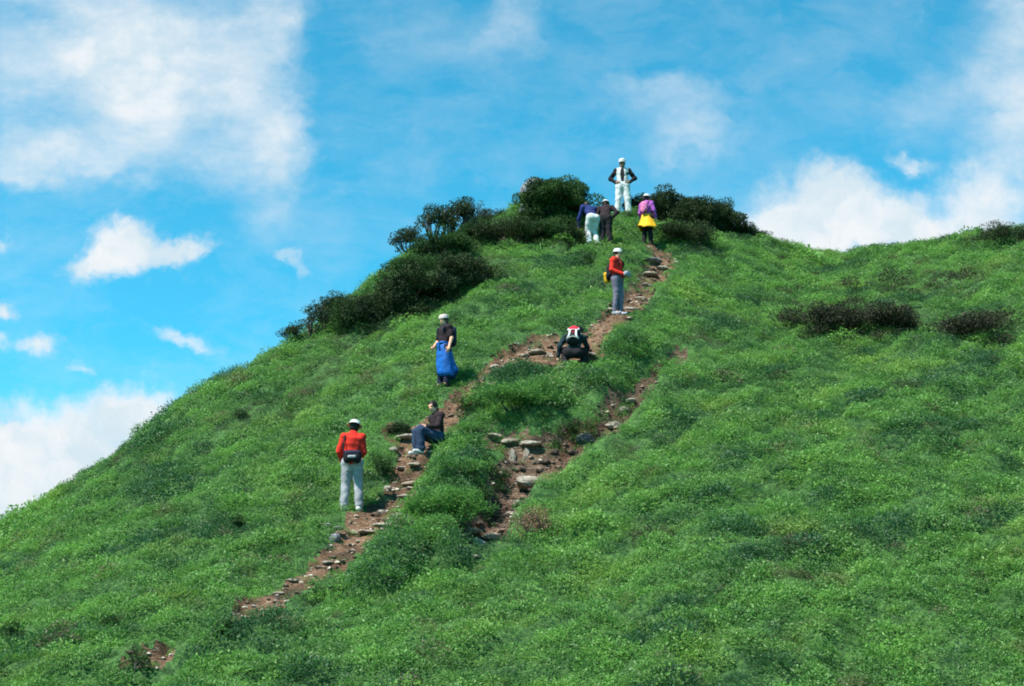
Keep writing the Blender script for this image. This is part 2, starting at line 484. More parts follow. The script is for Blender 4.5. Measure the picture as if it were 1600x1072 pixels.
# a few tufts creep onto the open earth
keep |= (rng.random(len(TX)) < 0.2) & (np.minimum(pd, gd) > -0.25)
for k in ('p1', 'p2', 'p4', 'p5', 'p6', 'p3'):
    x, y, z = SPOT[k]
    front = (y - TY)
    keep &= ~(np.hypot(TX-x, TY-y) < 0.17) if k not in ('p1', 'p2', 'p4') else ~((np.hypot((TX-x), (front-0.1)*0.8) < 0.3 + 0.08*np.sin(TX*9+TY*13)) & ((pd < .2) | (np.hypot(TX-x, TY-y) < .19)))
TX, TY = TX[keep], TY[keep]; pd = pd[keep]; gd = gd[keep]; yc = yc[keep]
TZ = height(TX, TY)
eps = 0.12
dzx = (height(TX+eps, TY)-height(TX-eps, TY))/(2*eps); dzy = (height(TX, TY+eps)-height(TX, TY-eps))/(2*eps)
nrm = np.c_[-dzx, -dzy, np.ones_like(dzx)]
nrm[:, :2] = np.clip(nrm[:, :2], -1.2, 1.2)
nrm = nrm*0.6 + np.array([0, 0, 0.4]); nrm /= np.linalg.norm(nrm, axis=1, keepdims=True)
hump = in_hump(TX, TY)
edge = sstep(0.45, 0.05, np.minimum(pd, gd))
lum = fbm(TX/0.55, TY/0.45, 3, 120)
c_, s_ = 0.906, 0.423
big = fbm((TX*c_+TY*s_)/2.6, (-TX*s_+TY*c_)/1.1, 4, 130)
scale = np.clip(0.95 + 0.85*lum + 0.35*hump + 0.1*rng.normal(size=len(TX)) + 0.6*(rng.random(len(TX)) < 0.015), 0.5, 2.0)*(1-0.42*edge)
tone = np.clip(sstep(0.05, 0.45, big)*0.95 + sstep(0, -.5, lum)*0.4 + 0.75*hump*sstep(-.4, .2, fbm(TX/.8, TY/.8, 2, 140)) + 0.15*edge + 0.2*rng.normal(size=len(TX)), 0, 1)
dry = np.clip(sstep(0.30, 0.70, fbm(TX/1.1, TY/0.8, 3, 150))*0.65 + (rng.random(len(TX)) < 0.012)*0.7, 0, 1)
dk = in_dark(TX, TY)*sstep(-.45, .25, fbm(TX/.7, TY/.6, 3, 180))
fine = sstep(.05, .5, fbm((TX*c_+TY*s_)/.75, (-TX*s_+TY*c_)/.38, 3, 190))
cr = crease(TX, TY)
tone = np.clip(tone + .75*dk + .6*fine + .55*cr, 0, 1); dry = np.clip(dry + .35*dk, 0, .8)  # crease shade painted into the tone; pockets and dark spots just darker
scale = scale*(1 - .42*dk - .2*fine - .3*cr)*(1 + .5*((TY > yc-1.2) & (rng.random(len(TX)) < .07)))*(1-.35*sstep(.45, .12, gd))
yaw = rng.random(len(TX))*2*np.pi
n_t = len(TX)
print('tufts', n_t)

# Euler angles turning z to the normal with a random spin
def eul(nv, yaw):
    th = np.arccos(np.clip(nv[:, 2], -1, 1)); ph = np.arctan2(nv[:, 1], nv[:, 0])
    out = np.zeros((len(nv), 3), np.float32)
    for i in range(len(nv)):
        m = Matrix.Rotation(ph[i], 3, 'Z') @ Matrix.Rotation(th[i], 3, 'Y') @ Matrix.Rotation(yaw[i], 3, 'Z')
        out[i] = m.to_euler()
    return out
ROT = eul(nrm, yaw)
me = bpy.data.meshes.new('ground_cover')
ntot = len(PV) + n_t
co = np.concatenate([PV, np.c_[TX, TY, TZ-0.03+rng.normal(size=n_t)*0.03]]).astype(np.float32)
me.vertices.add(ntot); me.vertices.foreach_set('co', co.ravel())
me.loops.add(len(PF)*3); me.loops.foreach_set('vertex_index', PF.astype(np.int32).ravel())
me.polygons.add(len(PF)); me.polygons.foreach_set('loop_start', np.arange(0, len(PF)*3, 3, dtype=np.int32))
me.update(calc_edges=True)
me.materials.append(M['cover'])
def attr(me, name, typ, dom, data):
    a = me.attributes.new(name, typ, dom)
    a.data.foreach_set('vector' if typ == 'FLOAT_VECTOR' else 'value', np.ascontiguousarray(data).ravel())
z0 = np.zeros(len(PV), np.float32)
attr(me, 'spot', 'FLOAT', 'POINT', np.r_[z0, np.ones(n_t)].astype(np.float32))
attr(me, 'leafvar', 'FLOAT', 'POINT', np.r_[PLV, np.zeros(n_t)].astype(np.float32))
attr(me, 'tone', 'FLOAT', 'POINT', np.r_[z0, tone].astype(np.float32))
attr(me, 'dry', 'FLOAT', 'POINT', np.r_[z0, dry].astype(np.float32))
attr(me, 'size', 'FLOAT', 'POINT', np.r_[z0, scale].astype(np.float32))
attr(me, 'turn', 'FLOAT_VECTOR', 'POINT', np.r_[np.zeros((len(PV), 3)), ROT].astype(np.float32))
attr(me, 'pick', 'INT', 'POINT', np.r_[z0, np.where(rng.random(n_t) < 0.30*sstep(-.25, .35, fbm(TX/1.6, TY/1.2, 2, 170)), rng.integers(7, NPROTO, n_t), rng.integers(0, 7, n_t))].astype(np.int32))
attr(me, 'proto', 'INT', 'FACE', PID.astype(np.int32))
cover = bpy.data.objects.new('ground_cover', me); COL.objects.link(cover)
tag(cover, 'low dense green plants carpeting the whole hillside', 'ground cover', kind='stuff')
ng = bpy.data.node_groups.new('carpet', 'GeometryNodeTree')
ng.interface.new_socket('Geometry', in_out='INPUT', socket_type='NodeSocketGeometry')
ng.interface.new_socket('Geometry', in_out='OUTPUT', socket_type='NodeSocketGeometry')
gi = ng.nodes.new('NodeGroupInput'); go = ng.nodes.new('NodeGroupOutput')
def named(name, typ):
    n = ng.nodes.new('GeometryNodeInputNamedAttribute'); n.data_type = typ; n.inputs[0].default_value = name
    return [o for o in n.outputs if o.enabled and o.name == 'Attribute'][0]
cmp_ = ng.nodes.new('FunctionNodeCompare'); cmp_.data_type = 'FLOAT'; cmp_.operation = 'GREATER_THAN'
ng.links.new(named('spot', 'FLOAT'), cmp_.inputs[0]); cmp_.inputs[1].default_value = 0.5
sep = ng.nodes.new('GeometryNodeSeparateGeometry'); sep.domain = 'POINT'
ng.links.new(gi.outputs[0], sep.inputs[0]); ng.links.new(cmp_.outputs[0], sep.inputs[1])
spl = ng.nodes.new('GeometryNodeSplitToInstances'); spl.domain = 'FACE'
ng.links.new(sep.outputs[1], spl.inputs[0]); ng.links.new(named('proto', 'INT'), spl.inputs['Group ID'])
iop = ng.nodes.new('GeometryNodeInstanceOnPoints')
ng.links.new(sep.outputs[0], iop.inputs['Points']); ng.links.new(spl.outputs[0], iop.inputs['Instance'])
iop.inputs['Pick Instance'].default_value = True
ng.links.new(named('pick', 'INT'), iop.inputs['Instance Index'])
ng.links.new(named('turn', 'FLOAT_VECTOR'), iop.inputs['Rotation'])
ng.links.new(named('size', 'FLOAT'), iop.inputs['Scale'])
ng.links.new(iop.outputs[0], go.inputs[0])
cover.modifiers.new('carpet', 'NODES').node_group = ng

# ------------------------------------------------------------------ mesh builder for tubes etc.
class MB:
    def __init__(s): s.V = []; s.F = []; s.n = 0; s.mi = []
    def add(s, V, Fc, mi=0):
        V = np.asarray(V, float); s.V.append(V)
        for f in Fc: s.F.append(tuple(int(i)+s.n for i in f)); s.mi.append(mi)
        s.n += len(V)
    def tube(s, pts, rad, seg=6, mi=0, flat=None):
        pts = [np.asarray(p, float) for p in pts]
        if np.isscalar(rad): rad = [rad]*len(pts)
        V = []; prev = None
        for i, p in enumerate(pts):
            t = pts[min(i+1, len(pts)-1)] - pts[max(i-1, 0)]; t = t/(np.linalg.norm(t)+1e-9)
            if prev is None:
                h = np.array([0, 0, 1.]) if abs(t[2]) < .9 else np.array([1., 0, 0])
                u = np.cross(t, h)
            else: u = prev - t*(prev@t)
            u /= np.linalg.norm(u)+1e-9; prev = u; v = np.cross(t, u)
            for k in range(seg):
                a = 2*math.pi*k/seg
                V.append(p + rad[i]*(u*math.cos(a) + v*math.sin(a)*(flat or 1)))
        Fc = []
        for i in range(len(pts)-1):
            for k in range(seg):
                a = i*seg+k; b = i*seg+(k+1) % seg
                Fc.append((a, b, b+seg, a+seg))
        Fc.append(tuple(range(seg))[::-1]); Fc.append(tuple((len(pts)-1)*seg + k for k in range(seg)))
        s.add(V, Fc, mi)
    def lathe(s, prof, center, ax, fwd, seg=20, mi=0, sq=(1, 1)):
        ax = unit(ax); f = unit(np.asarray(fwd, float) - ax*np.dot(fwd, ax)); r = np.cross(f, ax)
        V = []
        for (rr, z) in prof:
            for k in range(seg):
                a = 2*math.pi*k/seg
                V.append(np.asarray(center) + ax*z + r*rr*math.cos(a)*sq[0] + f*rr*math.sin(a)*sq[1])
        Fc = []; m = len(prof)
        for i in range(m-1):
            for k in range(seg):
                a = i*seg+k; b = i*seg+(k+1) % seg
                Fc.append((a, b, b+seg, a+seg))
        s.add(V, Fc, mi)
    def ball(s, c, r, mi=0, seg=8, rings=6):
        prof = [(max(r*math.sin(math.pi*i/rings), 1e-4), -r*math.cos(math.pi*i/rings)) for i in range(rings+1)]
        s.lathe(prof, c, (0, 0, 1), (0, 1, 0), seg, mi)
    def build(s, name, mats, parent=None, smooth=True):
        return mesh_obj(name, np.concatenate(s.V), s.F, mats, parent, smooth, s.mi)
def unit(v):
    v = np.asarray(v, float); return v/(np.linalg.norm(v)+1e-12)

# ------------------------------------------------------------------ implicit surfaces (bodies, clothes, rocks)
class SDF:
    def __init__(s): s.p = []
    def cap(s, a, b, r1, r2=None, k=0.03, flat=None):
        s.p.append(('c', np.asarray(a, float), np.asarray(b, float), r1, r1 if r2 is None else r2, k, flat)); return s
    def ell(s, c, rad, axes=None, k=0.03, cut=False):
        s.p.append(('x' if cut else 'e', np.asarray(c, float), np.asarray(rad, float), np.eye(3) if axes is None else np.asarray(axes, float), k)); return s
    def plane(s, p, n):                        # cut away the side the normal points to
        s.p.append(('h', np.asarray(p, float), unit(n))); return s
    def mesh(s, vox=0.014, wr=0.0, wf=14.0, seed=0):
        lo = np.full(3, 9e9); hi = -lo
        for q in s.p:
            if q[0] == 'c':
                r = max(q[3], q[4]); lo = np.minimum(lo, np.minimum(q[1], q[2])-r); hi = np.maximum(hi, np.maximum(q[1], q[2])+r)
            elif q[0] == 'e':
                r = q[2].max(); lo = np.minimum(lo, q[1]-r); hi = np.maximum(hi, q[1]+r)
        lo -= 0.05; hi += 0.05
        n = np.ceil((hi-lo)/vox).astype(int)+1
        ax = [lo[i] + vox*np.arange(n[i]) for i in range(3)]
        Fd = np.full(tuple(n), 0.5)
        for q in s.p:
            if q[0] in 'cex':
                if q[0] == 'c':
                    r = max(q[3], q[4]) + 0.07; l = np.minimum(q[1], q[2])-r; h = np.maximum(q[1], q[2])+r
                else: r = q[2].max()+0.07; l = q[1]-r; h = q[1]+r
                sl = tuple(slice(max(0, int((l[i]-lo[i])/vox)), min(n[i], int((h[i]-lo[i])/vox)+2)) for i in range(3))
            else: sl = (slice(None),)*3
            X, Y, Z = np.meshgrid(ax[0][sl[0]], ax[1][sl[1]], ax[2][sl[2]], indexing='ij')
            if X.size == 0: continue
            P = np.stack([X, Y, Z], -1)
            if q[0] == 'c':
                rel = P - q[1]; ab = q[2]-q[1]
                if q[6] is not None:
                    nn, f = unit(q[6][0]), q[6][1]
                    rel = rel + (rel@nn)[..., None]*nn*(1/f-1); ab = ab + (ab@nn)*nn*(1/f-1)
                t = np.clip((rel@ab)/(ab@ab+1e-12), 0, 1)
                d = np.linalg.norm(rel - t[..., None]*ab, axis=-1) - (q[3] + t*(q[4]-q[3]))
                k = q[5]
            elif q[0] in 'ex':
                rel = (P-q[1])@q[3].T
                d = (np.linalg.norm(rel/q[2], axis=-1)-1)*q[2].min(); k = q[4]
            else:
                d = (P-q[1])@q[2]; Fd[sl] = np.maximum(Fd[sl], d); continue
            if q[0] == 'x':
                Fd[sl] = np.maximum(Fd[sl], -d); continue
            o = Fd[sl]
            hh = np.maximum(k-np.abs(o-d), 0)/k if k > 0 else 0
            Fd[sl] = np.minimum(o, d) - hh*hh*k*0.25
        if wr:
            X, Y, Z = np.meshgrid(*ax, indexing='ij')
            w = np.sin(X*wf*1.3 + 2.1*np.sin(Z*wf*.7 + seed)) * np.sin(Z*wf*1.7 + 1.7*np.sin(Y*wf + X*wf*.6 + seed*2)) + 0.5*np.sin(Y*wf*2.1 + Z*wf*1.1 + seed)
            Fd = Fd + wr*w
        return nets(Fd, lo, vox)

def nets(Fd, lo, vox):
    ins = Fd < 0
    n = np.array(Fd.shape)-1
    cnt = np.zeros(tuple(n), np.int8)
    def c(a, i, j, k): return a[i:i+n[0], j:j+n[1], k:k+n[2]]
    for i in (0, 1):
        for j in (0, 1):
            for k in (0, 1): cnt += c(ins, i, j, k)
    act = (cnt > 0) & (cnt < 8)
    idx = np.argwhere(act)
    num = np.full(tuple(n), -1, np.int64); num[act] = np.arange(len(idx))
    pos = np.zeros((len(idx), 3)); w = np.zeros(len(idx))
    I, J, K = idx.T
    for axn in range(3):
        for u in (0, 1):
            for v in (0, 1):
                o = [0, 0, 0]; o[(axn+1) % 3] = u; o[(axn+2) % 3] = v
                e = o.copy(); e[axn] = 1
                f0 = Fd[I+o[0], J+o[1], K+o[2]]; f1 = Fd[I+e[0], J+e[1], K+e[2]]
                x = (f0 < 0) != (f1 < 0)
                t = f0/(f0-f1+1e-15)
                pp = np.tile(np.array(o, float), (len(idx), 1)); pp[:, axn] += t
                pos[x] += pp[x]; w[x] += 1
    V = lo + (idx + pos/np.maximum(w, 1)[:, None])*vox
    faces = []
    for axn in range(3):
        b, cc = (axn+1) % 3, (axn+2) % 3
        s0 = [slice(None)]*3; s1 = [slice(None)]*3
        s0[axn] = slice(0, -1); s1[axn] = slice(1, None)
        ch = ins[tuple(s0)] != ins[tuple(s1)]
        e = np.argwhere(ch)
        e = e[(e[:, b] > 0) & (e[:, cc] > 0) & (e[:, b] < n[b]) & (e[:, cc] < n[cc])]
        if len(e) == 0: continue
        def g(db, dc):
            q = e.copy(); q[:, b] += db; q[:, cc] += dc
            return num[q[:, 0], q[:, 1], q[:, 2]]
        qd = np.c_[g(-1, -1), g(0, -1), g(0, 0), g(-1, 0)]
        fl = ~ins[e[:, 0], e[:, 1], e[:, 2]]
        qd[fl] = qd[fl][:, ::-1]
        faces.append(qd)
    return V, np.concatenate(faces)

# ------------------------------------------------------------------ bushes and small wind-bent trees
_TT = np.concatenate([np.arange(14, 52, 0.06)])
def spot(px, pv):                                  # where a line of sight meets the finished ground
    a = (px-800)/F; b = (536-pv)/F
    X = _TT*a; Y = _TT*(CP-b*SP); Z = _TT*(SP+b*CP)
    g = Z - height(X, Y)
    k = np.nonzero((g[:-1] > 0) & (g[1:] <= 0))[0]
    if len(k) == 0 or abs(_TT[k[0]]-1/invd(px, pv)) > 3:
        x, y, z = at0(px, pv); x, y = float(x), float(y)
        return x, y, hz(x, y), float(1/invd(px, pv))
    k = k[0]; t = _TT[k] + (_TT[k+1]-_TT[k])*g[k]/(g[k]-g[k+1])
    x, y = float(t*a), float(t*(CP-b*SP))
    return x, y, hz(x, y), float(t)

def bush(name, px, pv, wpx, hpx, mat, label, group=None, dens=1.0, lean=0.0, open_=False, cat='shrub', sparse=False, push=0.0, depth=0.8, lsz=1.0):
    x, y, z, d = spot(px, pv)
    if push: y += push; z = hz(x, y)
    if pv < float(sil(px)): z = z - 0.05
    m = d/F
    W, H = wpx*m, hpx*m
    gl = lambda a_, b_: hz(x+a_, y+b_)-z
    root = empty(name, (x, y, z), 0, label, cat, group)
    r2 = np.random.default_rng(int(px*7+pv*13))
    nst = 3 if min(W, H) < 0.5 else (9 if open_ else 7)
    tips = []
    mb = MB()
    for k in range(nst):
        fx = (r2.random()-.5)
        if nst > 3: fx = (k+.5+r2.uniform(-.3, .3))/nst - .5
        tx = fx*W*(0.80 if H < W*.8 else 0.68) + lean*W*0.25; ty = r2.uniform(-.5, .5)*W*depth*0.8
        prof = math.sqrt(max(0.05, 1-(2*fx)**2*0.8))
        tz = H*prof*(r2.uniform(0.5, 0.85) if open_ else r2.uniform(0.42, 0.68))
        bx, by = (fx*W*0.45, ty*0.06) if nst > 3 else (0, 0)
        gz = hz(x+bx, y+by)-z - 0.05
        tipg = hz(x+tx, y+ty)-z
        tz = max(tz, tz*0.5+max(tipg, 0))
        pts = []
        for t in np.linspace(0, 1, 6):
            pts.append((bx + (tx-bx)*t**1.3 + 0.04*W*math.sin(5*t+k), by + (ty-by)*t + 0.03*W*math.cos(4*t+k), gz + (tz-gz)*t**0.85))
        rr = max(0.012, 0.028*min(1.5, H))
        mb.tube(pts, [rr*(1-.7*t) for t in np.linspace(0, 1, 6)], 5)
        tips.append(np.array(pts[-1]))
        for q in range(2 if nst > 3 else 0):
            s0 = np.array(pts[3]); dv = np.array([r2.uniform(-.5, .5)*W*.35, r2.uniform(-.5, .5)*W*.3, H*r2.uniform(.05, .3)])
            mb.tube([s0, s0+dv*.5+np.array([0, 0, .02]), s0+dv], [rr*.5, rr*.35, rr*.2], 4)
            tips.append(s0+dv)
    if nst > 3: mb.tube([(-.26*W, 0, gl(-.26*W, 0)-.07), (-.1*W, 0, gl(-.1*W, 0)-.06), (.1*W, 0, gl(.1*W, 0)-.06), (.26*W, 0, gl(.26*W, 0)-.07)], [.03, .045, .045, .03], 6)
    mb.build('trunk', M['bark'], root)
    # crown: leaf clumps round the limb ends
    C = []; Rr = []
    base = min(0.13*math.sqrt(W*max(H, .3)) + 0.04, 0.34*H+.02)
    for t in tips:
        for q in range(1 if open_ else 3):
            C.append(t + r2.normal(size=3)*np.array([.10*W, .10*W*depth, .10*H])*(0.5 if open_ else 1)); Rr.append(base*r2.uniform(.7, 1.25)*(0.8 if open_ else 1))
    if not open_:
        for q in range(int(10*dens)+3):                  # skirt of low clumps
            a = r2.uniform(0, 2*math.pi); rad = r2.uniform(.2, 1)**.5
            cx_, cy_ = .40*W*rad*math.cos(a)+lean*W*.1, .46*W*depth*rad*math.sin(a)
            C.append(np.array([cx_, cy_, gl(cx_, cy_) + H*(0.10+.50*(1-rad)*r2.random())])); Rr.append(base*r2.uniform(.7, 1.2))
    Ps, Ds, Ns, Lv = [], [], [], []
    for c0, r0 in zip(C, Rr):
        n = int((260 if not sparse else 80)*dens*max(0.35, (r0/0.25)**1.7))
        n = min(n, 700)
        u = r2.normal(size=(n, 3)); u /= np.linalg.norm(u, axis=1, keepdims=True)
        rad = r0*(0.45 + 0.55*r2.random(n)**0.6)
        p = c0 + u*rad[:, None]*np.array([1.25, 1.1, 0.72])
        Ps.append(p); Ds.append(u*0.7 + r2.normal(size=(n, 3))*0.6 + np.array([lean*.4, 0, .25]))
        nn = u*0.5 + r2.normal(size=(n, 3))*0.5 + np.array([0, 0, .6])
        Ns.append(nn/np.linalg.norm(nn, axis=1, keepdims=True)); Lv.append(r2.random(n))
    P = np.concatenate(Ps); D = np.concatenate(Ds); Nn = np.concatenate(Ns); lv = np.concatenate(Lv)
    sz = (0.040 + 0.036*r2.random(len(P)))*min(1.2, max(0.7, base/0.2))*lsz
    V, Fc = leaves(P, D, Nn, sz, sz*0.5)
    o = mesh_obj('crown', V, Fc, mat, root, smooth=False)
    attr(o.data, 'leafvar', 'FLOAT', 'POINT', np.repeat(lv, 4).astype(np.float32))
    return root

G_R = 'wind-bent trees on the skyline'; G_D = 'dark scrub on the hillside'; G_S = 'dark summit shrubs'
# skyline trees below the summit
bush('shrub', 460, 534, 40, 38, M['scrub'], 'lowest tiny wind-bent shrub on the skyline, leaning out over the ridge', G_R, 0.7, -.7, True)
bush('shrub', 492, 526, 66, 60, M['scrub'], 'dark shrub with a jagged top at the lower end of the skyline scrub', G_R, 0.9, .5, True)
bush('shrub', 522, 498, 44, 44, M['scrub'], 'small dark skyline shrub just above the jagged one', G_R, 0.9, .4)
bush('wind_bent_tree', 644, 390, 64, 64, M['scrub'], 'lowest flat-crowned tree overhanging the ridge at the edge of the sky', G_R, 0.9, -.6, True, 'tree')
bush('wind_bent_tree', 684, 378, 74, 84, M['scrub'], 'wind-bent tree with bare grey stems showing against the sky', G_R, 0.7, .2, True, 'tree')
bush('wind_bent_tree', 714, 362, 60, 88, M['scrub'], 'tallest of the wind-bent skyline trees, its top swept towards the summit', G_R, 0.8, .8, True, 'tree')
bush('shrub', 748, 352, 50, 38, M['scrub'], 'dark shrub with ragged top between the tall bent tree and the summit rock', G_R, 0.8, .4, True)
bush('shrub', 782, 340, 44, 22, M['scrub'], 'low dark shrub just below the summit rock on the skyline', G_R, 0.9, .2)
# dark masses on the slope
bush('scrub_bush', 604, 502, 100, 54, M['scrub'], 'blackish scrub bush hanging down the slope above the lowest skyline shrubs', G_D, 1.0, -.1)
bush('scrub_bush', 558, 512, 70, 52, M['pine'], 'smaller dark green bush at the lower end of the black scrub', G_D, 1.0)
bush('scrub_bush', 655, 476, 120, 66, M['scrub'], 'widest blackish bush in the middle of the scrub band', G_D, 1.1)
bush('scrub_bush', 722, 448, 116, 56, M['scrub'], 'blackish bush at the upper inner end of the scrub band', G_D, 1.1)
bush('scrub_bush', 648, 430, 84, 34, M['pine'], 'dark green bush topping the scrub band by the skyline', G_D, 1.1)
bush('scrub_bush', 696, 402, 86, 44, M['pine'], 'dark green bush below the bent skyline trees', G_D, 1.1)
bush('scrub_bush', 792, 376, 100, 40, M['scrub'], 'rounded blackish bush below the summit rock', G_D, 1.1)
bush('scrub_bush', 742, 378, 60, 36, M['pine'], 'small dark bush between the bent trees and the rounded black bush', G_D, 1.0)
bush('scrub_bush', 846, 374, 80, 30, M['pine'], 'dark green bush between the rounded black bush and the climber in white trousers', G_D, 1.1)
bush('scrub_bush', 728, 354, 60, 22, M['pine'], 'dark green bush filling the skyline behind the tallest bent tree', G_D, 1.1)
bush('scrub_bush', 592, 462, 70, 24, M['pine'], 'dark green bush on the skyline above the lower scrub', G_D, 1.1)
bush('scrub_bush', 888, 378, 50, 28, M['scrub'], 'small blackish bush beside the climber in white trousers', G_D, 1.0)
bush('scrub_bush', 905, 408, 44, 20, M['scrub'], 'low dark bush in the grass below the climber in white trousers', G_D, 0.9)
# summit dome
bush('shrub', 868, 346, 96, 92, M['summit'], 'dense rounded green shrub growing over the summit rock', G_S, 1.6, 0, push=0.2)
bush('shrub', 890, 344, 44, 70, M['summit'], 'narrow dark shrub on the steep side of the summit dome', G_S, 1.3, 0, push=0.5)
bush('shrub', 836, 346, 66, 24, M['summit'], 'low green shrub at the foot of the summit rock', G_S, 1.1)
# dark mass beyond the summit walkers
for (a, b, w, h, l) in ((1000, 346, 40, 56, 'narrow dark shrub touching the elbow of the man on the summit'),
                        (1022, 346, 62, 62, 'dark shrub between the man on the summit and the walker in purple'),
                        (1052, 352, 76, 62, 'dark shrub behind the walker in purple'),
                        (1094, 364, 84, 72, 'tallest dark shrub of the summit mass, with a domed top'),
                        (1130, 370, 70, 60, 'dark shrub on the falling end of the summit mass'),
                        (1160, 374, 56, 42, 'smaller dark shrub near the low end of the summit mass'),
                        (1188, 374, 34, 28, 'smallest dark shrub, lowest of the summit mass'),
                        (1070, 376, 90, 34, 'low dark shrub in front of the summit mass')):
    bush('shrub', a, b, w, h, M['scrub'], l, G_S, 1.2, push=0.0 if b > 375 else 0.7)
# bare dark scrub on the far side of the slope
for (a, b, w, h, l) in ((1282, 516, 130, 38, 'low blackish scrub at the thin end of the dark patch below the saddle'),
                        (1346, 522, 140, 44, 'blackish scrub forming the deep middle of the dark patch below the saddle'),
                        (1404, 522, 70, 44, 'blackish scrub at the steep end of the dark patch below the saddle'),
                        (1390, 456, 130, 28, 'thin strip of dark scrub above the dark patch'),
                        (1500, 448, 110, 26, 'thin strip of dark scrub high on the far slope'),
                        (1526, 530, 116, 44, 'dark scrub near the edge of the picture below the ridge'),
                        (1574, 378, 90, 30, 'low dark scrub on the far ridge against the sky'),
                        (1340, 486, 100, 28, 'small dark tuft of scrub just above the deep middle of the dark patch')):
    bush('scrub_bush', a, b, w, h, M['scrub' if b < 400 else 'brownscrub'], l, G_D, 0.8, depth=1.2)
# single seedlings and odd plants
for (a, b, w, h, l) in ((15, 996, 26, 34, 'tiny dark seedling at the bottom edge of the slope near the corner'),
                        (176, 980, 26, 24, 'tiny dark seedling in the low green plants above the bare patch'),
                        (369, 826, 13, 30, 'slender dark seedling below the walker in the white bucket hat'),
                        (352, 992, 42, 34, 'dark leafy bush where the trail fades out'),
                        (1221, 410, 13, 16, 'tiny dark seedling just below the saddle'),
                        (1492, 372, 10, 24, 'tiny upright seedling on the far ridge against the sky'),
                        (378, 655, 24, 18, 'small dark bush high on the slope near the skyline'),
                        (440, 640, 70, 26, 'low dark bush on the upper slope above the red-jacketed walker'),
                        (210, 1046, 54, 26, 'dark low bush on the bare patch at the bottom of the trail')):
    bush('seedling' if w < 30 else 'scrub_bush', a, b, w, h, M['pine'], l, 'odd dark plants in the green', 1.0, sparse=True, cat='plant')
for (a, b, w, h, mt, l) in ((700, 806, 126, 55, 'bushy', 'rounded green bush on the bank between the trail and the lower gully'),
        (655, 862, 136, 43, 'bushy', 'broad green bush at the foot of the bank between trail and gully'),
        (716, 742, 100, 38, 'bushy', 'bright green bush just below the seated man on the gully side'),
        (598, 908, 126, 31, 'bushy', 'low green bush on the outer side of the lower trail'),
        (512, 936, 84, 22, 'pine', 'dark low bush along the outer edge of the fading trail'),
        (802, 640, 126, 40, 'bushy', 'mounded green bush between the woman in blue and the gully head'),
        (858, 618, 94, 26, 'bushy', 'green bush just below the crouching hiker'),
        (880, 668, 115, 29, 'bushy', 'green bush overhanging the head of the gully'),
        (952, 606, 88, 33, 'bushy', 'green bush on the bank above the upper gully'),
        (985, 560, 73, 29, 'bushy', 'green bush beside the trail across from the crouching hiker'),
        (758, 676, 84, 22, 'bushy', 'low green bush between the seated man and the gully shelf'),
        (876, 674, 67, 17, 'pine', 'dark bush right over the bare gully head'),
        (752, 792, 52, 35, 'pine', 'dark bush hanging into the gully beside the large boulder'),
        (770, 748, 58, 29, 'pine', 'dark bush clinging to the gully wall below the shelf'),
        (1030, 580, 63, 22, 'bushy', 'green bush where the gully narrows to nothing'),
        (590, 742, 52, 33, 'pine', 'dark bush at the inner trail edge behind the bucket-hat walker'),
        (976, 337, 70, 15, 'bushy', 'low green bush hiding the feet of the man on the summit'),
        (740, 632, 52, 19, 'pine', 'small dark bush at the trail edge below the woman in blue')):
    bush('low_bush', a, b, w, h, M[mt], l, 'green bushes beside the trail and gully', 1.3, lsz=0.85)
bush('dry_bush', 833, 836, 58, 58, M['dry'], 'rusty brown dead bush beside the lower gully', None, 0.9, sparse=True, lsz=0.8)

# ------------------------------------------------------------------ rocks
def rock(name, px, pv, wpx, hpx, mat, label, group=None, flat=0.6, sink=0.3, cat='rock', yaw=None):
    x, y, z, d = spot(px, pv)
    m = d/F
    W, H = wpx*m, hpx*m
    r2 = np.random.default_rng(int(px*3+pv*11))
    n = 14; m_ = 9
    V = []; Fc = []
    pl = [unit(r2.normal(size=3)*np.array([1, 1, .8])) for _ in range(11)]; pd_ = [r2.uniform(.62, .95) for _ in pl]
    for i in range(m_+1):
        th = math.pi*i/m_
        for k in range(n):
            a = 2*math.pi*k/n
            u = np.array([math.sin(th)*math.cos(a), math.sin(th)*math.sin(a), math.cos(th)])
            r = 1.0
            for q, dd in zip(pl, pd_):
                c = u@q
                if c > 0.05: r = min(r, dd/c)
            r *= 1 + 0.05*math.sin(7*a+3*th)
            V.append(u*r)
    for i in range(m_):
        for k in range(n):
            a = i*n+k; b = i*n+(k+1) % n
            Fc.append((a, a+n, b+n, b))
    V = np.array(V)
    V = V/np.abs(V).max(axis=0)*np.array([W/2, W*flat/2, H/2])
    yw = r2.uniform(-.5, .5) if yaw is None else yaw
    c, s = math.cos(yw), math.sin(yw)
    V = V@np.array([[c, s, 0], [-s, c, 0], [0, 0, 1]])
    o = mesh_obj(name, V, Fc, mat, None, smooth=False)
    o.location = (x, y, z + H*(0.5-sink))
    return tag(o, label, cat, group)

